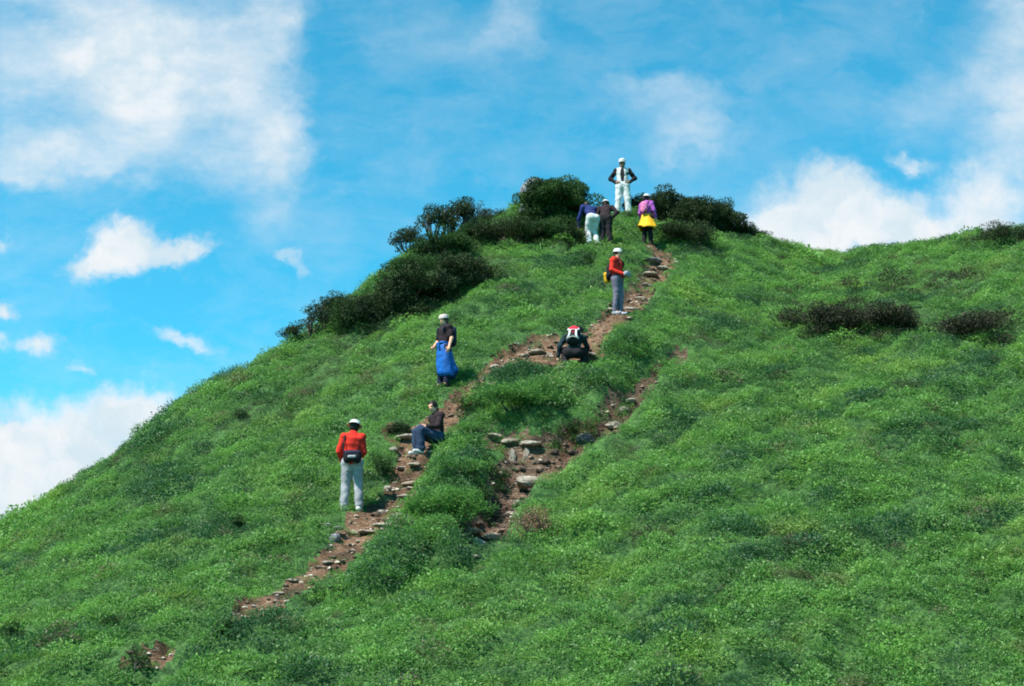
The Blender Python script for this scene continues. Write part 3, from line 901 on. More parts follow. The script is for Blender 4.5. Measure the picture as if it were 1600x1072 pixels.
GR = 'stones along the trail and gully'
rock('boulder', 826, 768, 56, 24, M['rock'], 'pale grey boulder, the largest stone in the gully', GR, .8, .15)
rock('boulder', 838, 322, 56, 50, M['rock_grey'], 'grey lichen-spotted rock outcrop under the summit shrub', 'summit rocks', .9, .1)
rock('boulder', 826, 336, 34, 22, M['rock_grey'], 'smaller grey rock at the skyline foot of the summit outcrop', 'summit rocks', .9, .1)
for (a, b, w, h, l) in ((861, 316, 8, 8, 'small white stone in front of the summit shrub'), (768, 335, 14, 12, 'pale stone among the shrubs below the summit outcrop'),
                        (895, 327, 12, 10, 'pinkish pale stone at the foot of the summit dome'), (896, 376, 12, 5, 'flat white stone beside the climber in white trousers'),
                        (696, 372, 12, 8, 'pale stone under the wind-bent trees'), (1046, 326, 8, 7, 'white stone in front of the dark summit shrubs')):
    rock('stone', a, b, w, h, M['rock'], l, 'small pale stones near the summit', .8, .1)
for (a, b, w, h, l) in (
    (740, 832, 32, 11, 'flat cream slab at the lower mouth of the gully'), (768, 842, 34, 12, 'brown-stained slab under the cream slab in the gully mouth'),
    (797, 806, 16, 8, 'small white stone by the dead brown bush'), (744, 870, 14, 6, 'lowest white stone at the end of the gully'),
    (806, 788, 26, 10, 'narrow pale stone just below the large gully boulder'), (798, 690, 34, 12, 'pale flat stone on the shelf at the head of the gully'),
    (828, 694, 40, 9, 'long thin cream stone on the gully shelf'), (772, 682, 30, 9, 'pale stone where the shelf meets the bushes'),
    (955, 664, 34, 15, 'cream stone in the upper gully'), (974, 640, 20, 12, 'small pale stone at the narrow top of the gully'),
    (915, 690, 36, 24, 'dark grey rock in the upper gully wall'), (985, 628, 18, 9, 'reddish pale stone highest in the gully'),
    (800, 720, 12, 34, 'upright pale stone in the dark gully wall'), (822, 714, 12, 26, 'leaning pale stone in the dark gully wall'),
    (636, 684, 40, 10, 'cream slab beside the seated man\'s knees'), (616, 704, 18, 11, 'pale stone at the trail edge below the small blackish bush'),
    (664, 668, 30, 9, 'pale edge stone behind the seated man'), (528, 826, 20, 8, 'white stone below the walker in grey trousers'),
    (524, 842, 20, 16, 'grey stone in the plants below the white stone'), (508, 822, 30, 7, 'long pale stone at the trail edge below the bucket-hat walker'),
    (600, 822, 44, 8, 'long cream step stone across the trail near the bucket-hat walker'), (575, 832, 40, 7, 'lower cream step stone across the trail'),
    (624, 806, 34, 8, 'cream step stone at the outer edge of the trail'), (597, 800, 16, 9, 'rounded brown stone beside the bucket-hat walker\'s boots'),
    (606, 764, 14, 8, 'small pale stone at the inner edge of the trail'), (632, 778, 26, 8, 'pale step stone midway up the stepped trail'),
    (640, 756, 28, 7, 'thin step stone on the stepped trail'), (630, 736, 26, 7, 'thin pale step stone under the seated man\'s feet'),
    (648, 726, 22, 7, 'flat pale stone just below the white shoes'), (512, 880, 18, 6, 'small pale stone on the fading lower trail'),
    (458, 908, 26, 6, 'pale stone at the bank of the lower trail'), (436, 928, 20, 6, 'lowest pale stone on the trail'),
    (880, 576, 16, 6, 'flat cream stone by the crouching hiker\'s boot'), (926, 556, 15, 8, 'cream stone beside the crouching hiker\'s hip'),
    (838, 552, 30, 8, 'cream stone at the wide bend of the trail'), (820, 556, 20, 7, 'smaller stone at the inner side of the wide bend'),
    (858, 556, 12, 9, 'white stone under the crouching hiker\'s hand'), (1000, 466, 24, 7, 'pale stone on the trail beside the man in the mid-slope red jacket'),
    (985, 482, 26, 7, 'long pale stone on the trail edge near the mid-slope red jacket'), (1016, 430, 30, 8, 'pale step stone near the top of the trail'),
    (1034, 420, 22, 7, 'reddish step stone near the top of the trail'), (1018, 408, 36, 8, 'grey step stone just below the walker in purple'),
    (1010, 446, 22, 7, 'brown step stone between the red jacket and the top of the trail'), (768, 602, 26, 7, 'pale step stone by the woman in blue'),
    (752, 614, 22, 7, 'lower step stone by the woman in blue')):
    dark = 'grey' in l.split()
    rock('stone', a, b, w, h, M['rock_grey'] if dark else M['rock'], l, GR, .8, .42, 'stone')

# loose stones and clods nobody could count
def gravel():
    X = []; Y = []; 
    for P in (TRAIL_A, TRAIL_B, GULLY, SHELF):
        for a, b in zip(P[:-1], P[1:]):
            L = np.hypot(*(b-a)[:2]); n = int(L*260*(a[2]+b[2]+.25)/2)
            t = rng.random(n); w = (a[2]+t*(b[2]-a[2])+.12)*rng.uniform(-1, 1, n)
            nx_, ny_ = -(b-a)[1]/L, (b-a)[0]/L
            X.append(a[0]+t*(b-a)[0]+w*nx_); Y.append(a[1]+t*(b-a)[1]+w*ny_)
    X = np.concatenate(X); Y = np.concatenate(Y); Z = height(X, Y)
    n = len(X)
    ic = np.array([(0, 0, 1), (.894, 0, .447), (.276, .851, .447), (-.724, .526, .447), (-.724, -.526, .447), (.276, -.851, .447),
                   (.724, .526, -.447), (-.276, .851, -.447), (-.894, 0, -.447), (-.276, -.851, -.447), (.724, -.526, -.447), (0, 0, -1)])
    fc = np.array([(0, 1, 2), (0, 2, 3), (0, 3, 4), (0, 4, 5), (0, 5, 1), (1, 6, 2), (2, 7, 3), (3, 8, 4), (4, 9, 5), (5, 10, 1),
                   (6, 7, 2), (7, 8, 3), (8, 9, 4), (9, 10, 5), (10, 6, 1), (11, 7, 6), (11, 8, 7), (11, 9, 8), (11, 10, 9), (11, 6, 10)])
    ing = gully_d(X, Y) < 0
    sz = np.where(ing, 0.014 + 0.085*rng.random(n)**5.0, 0.012 + 0.05*rng.random(n)**3.0)
    V = ic[None]*rng.uniform(.6, 1.25, (n, 12, 1))
    yaw = rng.random(n)*6.28; c, s_ = np.cos(yaw), np.sin(yaw)
    V = V*np.stack([1.5+0*sz, 1.0+0*sz, .62+0*sz], 1)[:, None]*sz[:, None, None]
    V = np.stack([V[..., 0]*c[:, None]-V[..., 1]*s_[:, None], V[..., 0]*s_[:, None]+V[..., 1]*c[:, None], V[..., 2]], -1)
    V = V + np.stack([X, Y, Z], 1)[:, None]
    Fc = (fc[None] + (np.arange(n)*12)[:, None, None]).reshape(-1, 3)
    o = mesh_obj('gravel', V.reshape(-1, 3), Fc, M['gravel'], None, smooth=False)
    attr(o.data, 'leafvar', 'FLOAT', 'POINT', np.repeat(np.where(ing, rng.random(n)**1.6*(.5+5*sz), rng.random(n)).clip(0, 1), 12).astype(np.float32))
    tag(o, 'loose brown and cream gravel and clods on the trail and in the gully', 'gravel', kind='stuff')
gravel()

# ------------------------------------------------------------------ people
def add_hand(mb, wrist, d, palm_n, side, curl=0.5, s=1.0, mi=0):
    """palm and five fingers; d points from the wrist to the fingertips, the palm faces palm_n, the thumb leaves on +side"""
    d = unit(d); pn = unit(np.asarray(palm_n)-d*np.dot(palm_n, d)); sd = unit(np.cross(d, pn))
    if np.dot(sd, side) < 0: sd = -sd
    w = np.asarray(wrist, float)
    mb.tube([w-d*.02*s, w+d*.02*s, w+d*.055*s, w+d*.09*s], [.026*s, .036*s, .042*s, .038*s], 8, mi, None)
    for off, L in ((.030, .072), (.010, .082), (-.010, .076), (-.029, .060)):
        p = w + d*.086*s + sd*off*s
        pts = [p-d*.015*s]; dr = d.copy(); r = [.0095*s]
        for q in range(3):
            a = curl*(0.5+0.5*q)
            dr = unit(dr*math.cos(a) + pn*math.sin(a)); p = p + dr*L*s/3*1.05; pts.append(p); r.append((.009-.001*q)*s)
        mb.tube(pts, r, 6, mi)
    p = w + d*.025*s + sd*.034*s; dr = unit(d*.6 + sd*.75 + pn*.25)
    pts = [p, p+dr*.03*s]; p2 = pts[-1]; dr = unit(d*.85+sd*.25+pn*(.2+.4*curl)); pts.append(p2+dr*.032*s)
    mb.tube(pts, [.013*s, .011*s, .009*s], 6, mi)

STAND = dict(pelvis=(0, 0, .95), waist=(0, .005, 1.09), chest=(0, .0, 1.29), neck=(0, -.01, 1.44), head=(0, .02, 1.585),
             SL=(-.18, -.01, 1.385), SR=(.18, -.01, 1.385), EL=(-.24, -.03, 1.12), ER=(.24, -.03, 1.12), WL=(-.25, .06, .88), WR=(.25, .06, .88),
             HL=(-.09, 0, .91), HR=(.09, 0, .91), KL=(-.10, .02, .50), KR=(.10, .02, .50), AL=(-.11, -.02, .09), AR=(.11, -.02, .09),
             fwd=(0, 1, 0), look=(0, 1, 0), toeL=(-.05, 1, 0), toeR=(.05, 1, 0), tf=(0, 1, 0), handL=None, handR=None, curl=.5)

def person(key, rotz, ht, pose, label, skin, parts, dz=0.0, group='hikers on the hill'):
    J = dict(STAND); J.update(pose)
    s = ht/1.7
    for k, v in J.items():
        if isinstance(v, tuple): J[k] = np.array(v, float)*(s if k not in ('fwd', 'look', 'toeL', 'toeR', 'tf', 'handL', 'handR') else 1)
    x, y, z = SPOT[key]
    root = empty('person', (x, y, z+dz), rotz, label, 'person', group)
    fw = unit(J['fwd'])                                # chest facing
    hu = unit(J['head']-J['neck'])*.75 + np.array([0, 0, .25]); hu = unit(hu)
    lk = unit(J['look'] - hu*np.dot(J['look'], hu)); sd = np.cross(lk, hu)
    Hc = J['head']; ax = np.stack([sd, lk, hu])
    def torso(S, o=0.0):
        S.cap(J['pelvis'], J['waist'], (.125+o)*s, (.12+o)*s, .05*s, (fw, .74))
        S.cap(J['waist'], J['chest'], (.12+o)*s, (.148+o)*s, .06*s, (fw, .70))
        S.cap(J['SL'], J['SR'], (.058+o)*s, None, .06*s)
        S.cap(J['chest'], J['neck'], (.11+o)*s, (.06+o)*s, .05*s, (fw, .8))
    def arm(S, q, o=0.0, t=1.0, sleeve=1.0):
        S.cap(J['S'+q], J['E'+q], (.050+o*1.3)*s, (.040+o)*s, .03*s)
        if sleeve > 0: S.cap(J['E'+q], J['E'+q]+(J['W'+q]-J['E'+q])*sleeve, (.040+o)*s, (.028+o)*s, .02*s)
    def leg(S, q, o=0.0, end=1.0, flare=0.0):
        S.cap(J['H'+q], J['K'+q], (.088+o)*s, (.056+o)*s, .05*s)
        e = J['K'+q]+(J['A'+q]-J['K'+q])*end
        S.cap(J['K'+q], e, (.056+o)*s, (.040+o+flare)*s, .02*s)
        if o == 0:
            cdir = unit(J['K'+q]-J['A'+q]); c = J['K'+q]*.7+J['A'+q]*.3
            S.cap(c-unit(J['toe'+q])*.02*s, c-unit(J['toe'+q])*.015*s-cdir*.1*s, .045*s, .035*s, .04*s)
    # --- body: one continuous surface
    S = SDF(); torso(S); S.cap(J['HL'], J['HR'], .10*s, None, .06*s)
    for q in 'LR': arm(S, q); leg(S, q); S.cap(J['A'+q], J['A'+q]+unit(J['toe'+q])*.11*s-np.array([0, 0, .05])*s, .038*s, .028*s, .03*s)
    S.cap(J['neck']-hu*.03*s, Hc-hu*.06*s, .055*s, .05*s, .03*s)
    S.ell(Hc, np.array([.074, .093, .112])*s, ax, .02*s)
    S.ell(Hc+lk*.022*s-hu*.06*s, np.array([.054, .068, .056])*s, ax, .03*s)
    S.cap(Hc+lk*.090*s+hu*.012*s, Hc+lk*.104*s-hu*.026*s, .011*s, .017*s, .012*s)
    S.cap(Hc+lk*.078*s+hu*.034*s-sd*.035*s, Hc+lk*.078*s+hu*.034*s+sd*.035*s, .018*s, None, .015*s)
    for e in (-1, 1): S.ell(Hc+sd*e*.074*s-lk*.005*s-hu*.01*s, np.array([.014, .024, .034])*s, ax, .012*s)
    V, Q = S.mesh(.0135*s)
    mb = MB(); mb.add(V, Q)
    fc = V[Q].mean(axis=1)
    mouth = Hc+lk*.088*s-hu*.062*s
    rel = fc-mouth
    lipm = (np.abs(rel@sd) < .020*s) & (np.abs(rel@hu) < .008*s) & (rel@lk > -.03*s)
    for i in np.nonzero(lipm)[0]: mb.mi[i] = 1
    for e in (-1, 1): mb.ball(Hc+sd*e*.033*s+lk*.082*s+hu*.006*s, .0115*s, 2, 8, 6)
    for q, sg in (('L', -1), ('R', 1)):
        dv = unit(J['W'+q]-J['E'+q]); hd = J['hand'+q]
        d2 = unit(np.asarray(hd)) if hd is not None else dv
        side = fw*.8 + np.array([0, 0, .3])
        pn = -np.cross(fw, np.array([0, 0, 1.]))*sg + np.array([0, 0, -.1])
        add_hand(mb, J['W'+q], d2, pn, side, J['curl'], s)
    mb.build('body', [skin, M['lip'], M['eye']], root)
    # --- clothing
    for p in parts:
        kind = p[0]; mat = p[1]; o = p[2] if len(p) > 2 else {}
        if kind == 'top':
            S = SDF(); torso(S, .022)
            if 'hem' in o: S.cap(J['pelvis'], J['pelvis']+np.array(o['hem'])*s, .145*s, .15*s, .05*s, (fw, .8))
            sl = o.get('sleeve', .97)
            for q in 'LR':
                if sl == 'short': S.cap(J['S'+q], J['S'+q]+(J['E'+q]-J['S'+q])*.7, .072*s, .066*s, .03*s)
                elif sl != 'none': arm(S, q, .018, 1, sl)
            if o.get('collar', True): S.cap(J['neck']-hu*.02*s, J['neck']+hu*.035*s, .07*s, .066*s, .02*s)
            S.plane(J['pelvis']+np.array(o.get('hem', (0, 0, -.02)))*s - unit(J['waist']-J['pelvis'])*.05*s, -unit(J['waist']-J['pelvis']))
            V, Q = S.mesh(.0135*s, .0075*s, 15, ht*3)
            mesh_obj(o.get('name', 'jacket'), V, Q, mat, root)
        elif kind == 'vest':                             # open-fronted waistcoat over the shirt
            S = SDF(); torso(S, .029)
            ctr = (J['chest']+J['waist'])/2
            S.ell(ctr+fw*.17*s+np.array([0, 0, .06])*s, np.array([.055, .16, .34])*s, np.stack([np.cross(fw, (0, 0, 1)), fw, np.array([0, 0, 1.])]), 0, cut=True)
            S.ell(J['neck']+np.array([0, 0, .06])*s, np.array([.09, .09, .09])*s, None, 0, cut=True)
            for q, sg in (('L', -1), ('R', 1)): S.ell(J['S'+q]+np.cross(fw, (0, 0, 1.))*sg*.045*s, np.array([.065, .13, .13])*s, None, 0, cut=True)
            V, Q = S.mesh(.0145*s, .002*s, 15, 2)
            mesh_obj('vest', V, Q, mat, root)
        elif kind == 'trousers':
            S = SDF(); S.cap(J['pelvis'], J['waist']*.6+J['pelvis']*.4, .138*s, .13*s, .05*s, (fw, .78))
            S.cap(J['HL'], J['HR'], .112*s, None, .06*s)
            for q in 'LR': leg(S, q, o.get('loose', .022), o.get('end', .93), o.get('flare', .006))
            V, Q = S.mesh(.0135*s, .0070*s, 12, ht)
            mesh_obj(o.get('name', 'trousers'), V, Q, mat, root)
        elif kind == 'shoes':
            for q in 'LR':
                S = SDF(); a = J['A'+q]; t = unit(J['toe'+q])
                S.cap(a+np.array([0, 0, .03])*s, a-np.array([0, 0, .03])*s, .05*s, .052*s, .02*s)
                S.cap(a-t*.03*s-np.array([0, 0, .045])*s, a+t*.15*s-np.array([0, 0, .05])*s, .046*s, .040*s, .03*s)
                S.plane(a-np.array([0, 0, .085])*s, (0, 0, -1))
                V, Q = S.mesh(.011*s); mesh_obj('shoe', V, Q, mat, root)
        elif kind == 'hair':
            S = SDF(); S.ell(Hc+hu*.014*s-lk*.012*s, np.array([.088, .104, .118])*s, ax, 0)
            if o.get('long'): S.cap(Hc-lk*.05*s, Hc-lk*.065*s-hu*.13*s, .075*s, .05*s, .03*s)
            S.ell(Hc+lk*.12*s-hu*.045*s, np.array([.072, .105, .10])*s, ax, 0, cut=True)
            S.plane(Hc-hu*(.10 if not o.get('long') else .2)*s, -hu)
            V, Q = S.mesh(.0125*s, .002*s, 40); mesh_obj('hair', V, Q, mat, root)
        elif kind == 'hat':
            mbh = MB(); c = Hc+hu*.062*s-lk*.010*s
            if o.get('style') == 'cap':
                mbh.lathe([(.098*s, .0), (.102*s, .04*s), (.09*s, .08*s), (.055*s, .105*s), (.001, .112*s)], c, hu, lk, 18, 0, (1, 1.12))
                V = []; Fc = []; n = 9
                for i in range(n):
                    a = math.pi*(0.12 + .76*i/(n-1))
                    inn = c + sd*.098*s*math.cos(a) + lk*.105*s*math.sin(a); out = inn + lk*.085*s*math.sin(a) - hu*.02*s
                    V += [inn+hu*.012*s, out+hu*.004*s, out-hu*.004*s, inn+hu*.002*s]
                for i in range(n-1):
                    b = i*4
                    for k in range(4): Fc.append((b+k, b+4+k, b+4+(k+1) % 4, b+(k+1) % 4))
                mbh.add(V, Fc)
            else:
                br = o.get('brim', .155)
                mbh.lathe([(.097*s, -.006*s), (br*.95*s, -.030*s), ((br*.95+.004)*s, -.025*s), (.104*s, .006*s), (.102*s, .036*s), (.092*s, .062*s), (.064*s, .076*s), (.001, .080*s)],
                          c, hu, lk, 22, 0, (1, 1.12))
            mbh.build('hat', mat, root)
        elif kind == 'wrap':                             # jacket tied round the waist, hanging like a skirt
            mbw = MB(); n = 26; V = []; rows = o.get('rows', 9); L = o['len']*s
            fl = np.array(o.get('drift', (0, 0, 0)), float)*s
            c0 = J['waist']*.55+J['pelvis']*.45; side = np.cross(fw, (0, 0, 1.))
            open_a = o.get('open', 0)
            for j in range(rows):
                t = j/(rows-1)
                for i in range(n):
                    a = 2*math.pi*i/n
                    rad = (.158 + o.get('flare', .08)*t)*s*(1+.10*t*math.sin(5*a+.8)+.06*t*math.sin(9*a))
                    hem = 1 - .22*t*max(0, math.sin(2*a+o.get('ph', 0)))
                    V.append(c0 + side*rad*math.cos(a) + fw*rad*.85*math.sin(a) - np.array([0, 0, 1])*L*t*hem + fl*t*t)
            Fc = [(j*n+i, j*n+(i+1) % n, (j+1)*n+(i+1) % n, (j+1)*n+i) for j in range(rows-1) for i in range(n)]
            mbw.add(V, Fc)
            # knot of the sleeves
            k0 = c0 + fw*.14*s
            mbw.tube([c0+side*.15*s+fw*.03*s, c0+side*.08*s+fw*.135*s, k0, k0+side*.05*s-np.array([0, 0, .16])*s], [.03*s, .034*s, .04*s, .026*s], 8)
            mbw.tube([c0-side*.15*s+fw*.03*s, c0-side*.08*s+fw*.135*s, k0, k0-side*.05*s-np.array([0, 0, .18])*s], [.03*s, .034*s, .04*s, .026*s], 8)
            ob = mbw.build(o.get('name', 'waist_jacket'), mat, root)
            md = ob.modifiers.new('thick', 'SOLIDIFY'); md.thickness = .012
    return root, J, s

def worn(name, root, label, cat, group='packs and bags'):
    return empty(name, root.location, root.rotation_euler.z, label, cat, group)

def pack(root, J, s, mat, label, w=.30, h=.46, dp=.18, trim=None, up=0.0, cat='backpack', name='backpack', lid=None):
    t = worn(name, root, label, cat)
    fw = unit(J['fwd'] if 'fwd' in J else (0, 1, 0))
    axu = unit(J['chest']-J['waist']); fw = unit(fw-axu*np.dot(fw, axu)); sd = np.cross(fw, axu)
    c = (J['chest']+J['waist'])*.5 + axu*(.04+up)*s - fw*(.12+dp/2)*s
    ax = np.stack([sd, fw, axu])
    S = SDF()
    for a in (-1, 1):
        S.cap(c+sd*a*(w/2-.08)*s-axu*(h/2-.09)*s, c+sd*a*(w/2-.09)*s+axu*(h/2-.1)*s, .085*s, .08*s, .09*s, (fw, dp/.19))
    S.cap(c-axu*(h/2-.1)*s, c+axu*(h/2-.1)*s, .10*s, .09*s, .08*s, (fw, dp/.2))
    V, Q = S.mesh(.0145*s, .003*s, 14, 3); mesh_obj('pack_body', V, Q, mat, t)
    S = SDF(); S.cap(c+sd*(w/2-.1)*s+axu*(h/2-.06)*s, c-sd*(w/2-.1)*s+axu*(h/2-.06)*s, .085*s, None, .03, (fw, dp/.17))
    V, Q = S.mesh(.0145*s); mesh_obj('lid', V, Q, lid or mat, t)
    S = SDF(); S.cap(c-fw*dp*.45*s-axu*.13*s, c-fw*dp*.45*s+axu*.0*s, .08*s, .07*s, .03, (fw, .55))
    V, Q = S.mesh(.0145*s); mesh_obj('front_pocket', V, Q, mat, t)
    for q in 'LR':
        sh = J['S'+q]*.72 + J['neck']*.28
        mb = MB()
        sg = -1 if q == 'L' else 1
        b = c + fw*dp*.45*s + sd*sg*.10*s
        mb.tube([b+axu*.16*s, sh-fw*.06*s+axu*.07*s, sh+axu*.075*s+fw*.02*s, sh+fw*.12*s-axu*.02*s, sh*.7+J['waist']*.3+fw*.13*s+sd*sg*.02*s, b-axu*.15*s+fw*.04*s], .022*s, 6, 0, .6)
        mb.build('strap', trim or mat, t)
    return t, c, fw, sd, axu

SK = M['skin']
# 1. walker in the red jacket, back to us
r, J, s = person('p1', R(-4), 1.72, dict(SL=(-.165, -.01, 1.385), SR=(.16, -.01, 1.385), EL=(-.25, -.02, 1.12), WL=(-.19, .13, .92), ER=(.205, .05, 1.12), WR=(.12, .26, 1.08), AL=(-.13, -.02, .09), AR=(.15, .0, .09),
        KL=(-.115, .02, .50), KR=(.125, .03, .50), handL=(.5, .8, -.2), handR=(-.5, .8, .3), look=(.05, 1, -.1), head=(.015, .04, 1.58)),
    'person in red jacket, white bucket hat and pale grey trousers standing with their back turned', SK,
    [('top', M['red'], dict(hem=(0, 0, -.04))), ('trousers', M['greypants'], dict(loose=.026, flare=.012)), ('shoes', M['sole']), ('hair', M['hair'], {}), ('hat', M['white'], dict(brim=.15))])
t = worn('shoulder_bag', r, 'black camera bag hanging at the back of the bucket-hat walker in red', 'bag')
S = SDF(); c = np.array([.04, -.22, .98])
for a in (-1, 1): S.cap(c+np.array([a*.10, 0, -.05]), c+np.array([a*.10, 0, .05]), .062, None, .05)
S.cap(c+np.array([-.08, 0, 0]), c+np.array([.08, 0, 0]), .085, None, .05, ((0, 1, 0), .8))
V, Q = S.mesh(.014); mesh_obj('bag_body', V, Q, M['black'], t)
S = SDF(); S.cap(c+np.array([-.11, -.015, .075]), c+np.array([.11, -.015, .075]), .055, None, .02)
V, Q = S.mesh(.014); mesh_obj('flap', V, Q, M['navy'], t)
mb = MB(); mb.tube([c+np.array([-.15, .02, .06]), (-.16, -.13, 1.18), (-.135, -.10, 1.42), (-.10, .02, 1.475), (.03, .145, 1.30), (.16, .10, 1.12), c+np.array([.16, .06, .04])], .017, 6, 0, .6)
mb.build('strap', M['black'], t)
S = SDF(); S.cap(c+np.array([-.05, -.083, -.005]), c+np.array([.06, -.083, -.005]), .03, None, .02); V, Q = S.mesh(.012); mesh_obj('pocket', V, Q, M['grey'], t)

# 2. seated man in jeans
r2_, J, s = person('p2', R(122), 1.68, dict(pelvis=(0, -.02, .38), waist=(0, -.04, .53), chest=(0, -.01, .73), neck=(0, .02, .88), head=(0, .08, 1.02),
        SL=(-.18, .0, .82), SR=(.18, .0, .82), EL=(-.24, .10, .58), ER=(.26, -.12, .58), WL=(-.12, .30, .56), WR=(.27, -.17, .35), HL=(-.09, 0, .38), HR=(.09, 0, .38),
        KL=(-.10, .42, .50), KR=(.12, .40, .48), AL=(-.10, .40, .09), AR=(.13, .36, .09), look=(-.35, 1, -.05), handL=(.4, .8, -.3), handR=(0, -.5, -.9)),
    'man in dark shirt and blue jeans sitting on the trail bank with knees bent', M['skin'],
    [('top', M['darkbrown'], dict(name='shirt', sleeve=.85)), ('trousers', M['jeans'], dict(loose=.03, flare=.02, name='jeans')), ('shoes', M['white']), ('hair', M['hair'])], dz=-.02)

# 3. woman with blue waist jacket
r3, J, s = person('p3', R(128), 1.64, dict(EL=(-.25, -.03, 1.12), WL=(-.28, .06, .89), ER=(.23, .02, 1.12), WR=(.16, .17, .97), look=(-.3, 1, .02), AL=(-.10, -.02, .09), AR=(.10, .03, .09)),
    'woman in dark T-shirt, pale hat and bright blue jacket tied round her waist', M['skin'],
    [('top', M['darkbrown'], dict(name='shirt', sleeve='short', collar=False)), ('trousers', M['navy']), ('shoes', M['boot']), ('hair', M['hair'], dict(long=True)), ('hat', M['pinkwhite'], dict(brim=.118)),
     ('wrap', M['blue'], dict(len=.78, flare=.10, drift=(0.02, -.12, 0), name='waist_jacket'))])
pack(r3, J, s, M['navy'], 'dark navy backpack on the woman with the blue waist jacket', .30, .44, .17)

# 4. crouching hiker with red and white pack
r4, J, s = person('p4', R(-4), 1.68, dict(pelvis=(0, .0, .40), waist=(.0, .09, .52), chest=(.01, .21, .70), neck=(.04, .32, .84), head=(.12, .37, .99), SL=(-.19, .23, .80), SR=(.21, .25, .80),
        EL=(-.33, .18, .60), ER=(.30, .36, .60), WL=(-.36, .24, .36), WR=(.20, .56, .50), HL=(-.10, 0, .38), HR=(.10, 0, .38), KL=(-.22, .34, .52), KR=(.24, .32, .50), AL=(-.17, .02, .09), AR=(.20, .03, .09),
        look=(.75, .6, -.1), fwd=(.05, .8, -.35), handL=(0, .3, -1), handR=(0, .4, -1)),
    'hiker in dark clothes crouching on the trail under a red and white pack', M['skin'],
    [('top', M['teal']), ('trousers', M['black'], dict(loose=.035)), ('shoes', M['boot']), ('hair', M['hair'])])
t, c, fw, sd, axu = pack(r4, J, s, M['black'], 'red-topped backpack with white straps on the crouching hiker', .32, .50, .18, M['white'], .02, lid=M['packred'])
bk = c - fw*.125*s
S = SDF(); S.cap(c-fw*.07*s+axu*.06*s, c-fw*.05*s+axu*.20*s, .095*s, .085*s, .04, (fw, .75)); V, Q = S.mesh(.014); mesh_obj('top_pocket', V, Q, M['packred'], t)
for a in (-1, 1):
    mb = MB(); mb.tube([bk+sd*a*.115*s+axu*.16*s+fw*.04, bk+sd*a*.11*s+axu*.06*s-fw*.01, bk+sd*a*.07*s+axu*.03*s-fw*.03, bk+sd*a*.075*s-axu*.14*s-fw*.03, bk+sd*a*.13*s-axu*.22*s+fw*.02],
            [.024*s, .03*s, .026*s, .026*s, .022*s], 6, 0, .6); mb.build('webbing', M['white'], t)
mb = MB(); mb.tube([bk-sd*.12*s+axu*.05*s-fw*.02, bk-fw*.035+axu*.045*s, bk+sd*.12*s+axu*.05*s-fw*.02], .018*s, 6, 0, .6); mb.build('webbing', M['white'], t)
mb = MB(); mb.tube([bk-sd*.14*s-axu*.2*s+fw*.02, bk-fw*.02-axu*.17*s, bk+sd*.14*s-axu*.2*s+fw*.02], .018*s, 6, 0, .6); mb.build('webbing', M['white'], t)

# 5. walker in red, mid-slope
r5, J, s = person('p5', R(-122), 1.66, dict(EL=(-.22, -.02, 1.13), WL=(-.08, .22, 1.0), ER=(.23, -.04, 1.12), WR=(.10, .22, 1.0), AL=(-.06, .03, .09), AR=(.07, -.06, .09), KL=(-.07, .05, .5), KR=(.08, .0, .5),
        handL=(.6, .7, 0), handR=(-.6, .7, 0), look=(.4, 1, -.05)),
    'hiker in bright red jersey and white hat standing on the trail halfway to the summit', M['skin'],
    [('top', M['red'], dict(name='jersey')), ('trousers', M['violetpants'], dict(loose=.018)), ('shoes', M['grey']), ('hair', M['hair']), ('hat', M['white'], dict(brim=.13))])
t, c, fw, sd, axu = pack(r5, J, s, M['black'], 'small black and yellow backpack on the hiker in the bright red jersey', .26, .36, .15, up=-.08)
S = SDF(); S.cap(c-fw*.13*s-axu*.17*s-sd*.06, c-fw*.13*s-axu*.03*s, .075*s, .06*s, .03); V, Q = S.mesh(.014); mesh_obj('yellow_pouch', V, Q, M['yellow'], t)
t = worn('waist_pouch', r5, 'grey pouch held at the waist by the hiker in the bright red jersey', 'pouch')
S = SDF(); c = np.array([0, .27, 1.0])*s
S.cap(c-np.array([.08, 0, 0]), c+np.array([.08, 0, 0]), .062, None, .03); S.cap(c+np.array([-.05, .02, .04]), c+np.array([.06, .02, .04]), .045, None, .03)
V, Q = S.mesh(.014, .003); mesh_obj('pouch_body', V, Q, M['grey'], t)
mb = MB(); mb.tube([c+np.array([-.1, 0, .02]), np.array([-.17, .05, 1.0])*s, np.array([0, -.15, 1.0])*s, np.array([.17, .05, 1.0])*s, c+np.array([.1, 0, .02])], .014, 6, 0, .6); mb.build('belt', M['black'], t)

# 6. walker in purple with the yellow jacket
r6, J, s = person('p6', R(-35), 1.55, dict(EL=(-.25, -.02, 1.13), WL=(-.24, .10, .92), ER=(.25, .0, 1.13), WR=(.24, .12, .94), look=(-.3, 1, 0), AL=(-.12, -.03, .09), AR=(.10, .03, .09)),
    'walker in purple top and white hat with a yellow jacket tied round the waist', M['skin'],
    [('top', M['purple'], dict(name='shirt')), ('trousers', M['black']), ('shoes', M['boot']), ('hair', M['hair']), ('hat', M['white'], dict(brim=.14)),
     ('wrap', M['yellow'], dict(len=.50, flare=.12, drift=(.03, -.06, 0)))])
pack(r6, J, s, M['pink'], 'small pink backpack on the walker in purple', .24, .32, .13, up=.02)

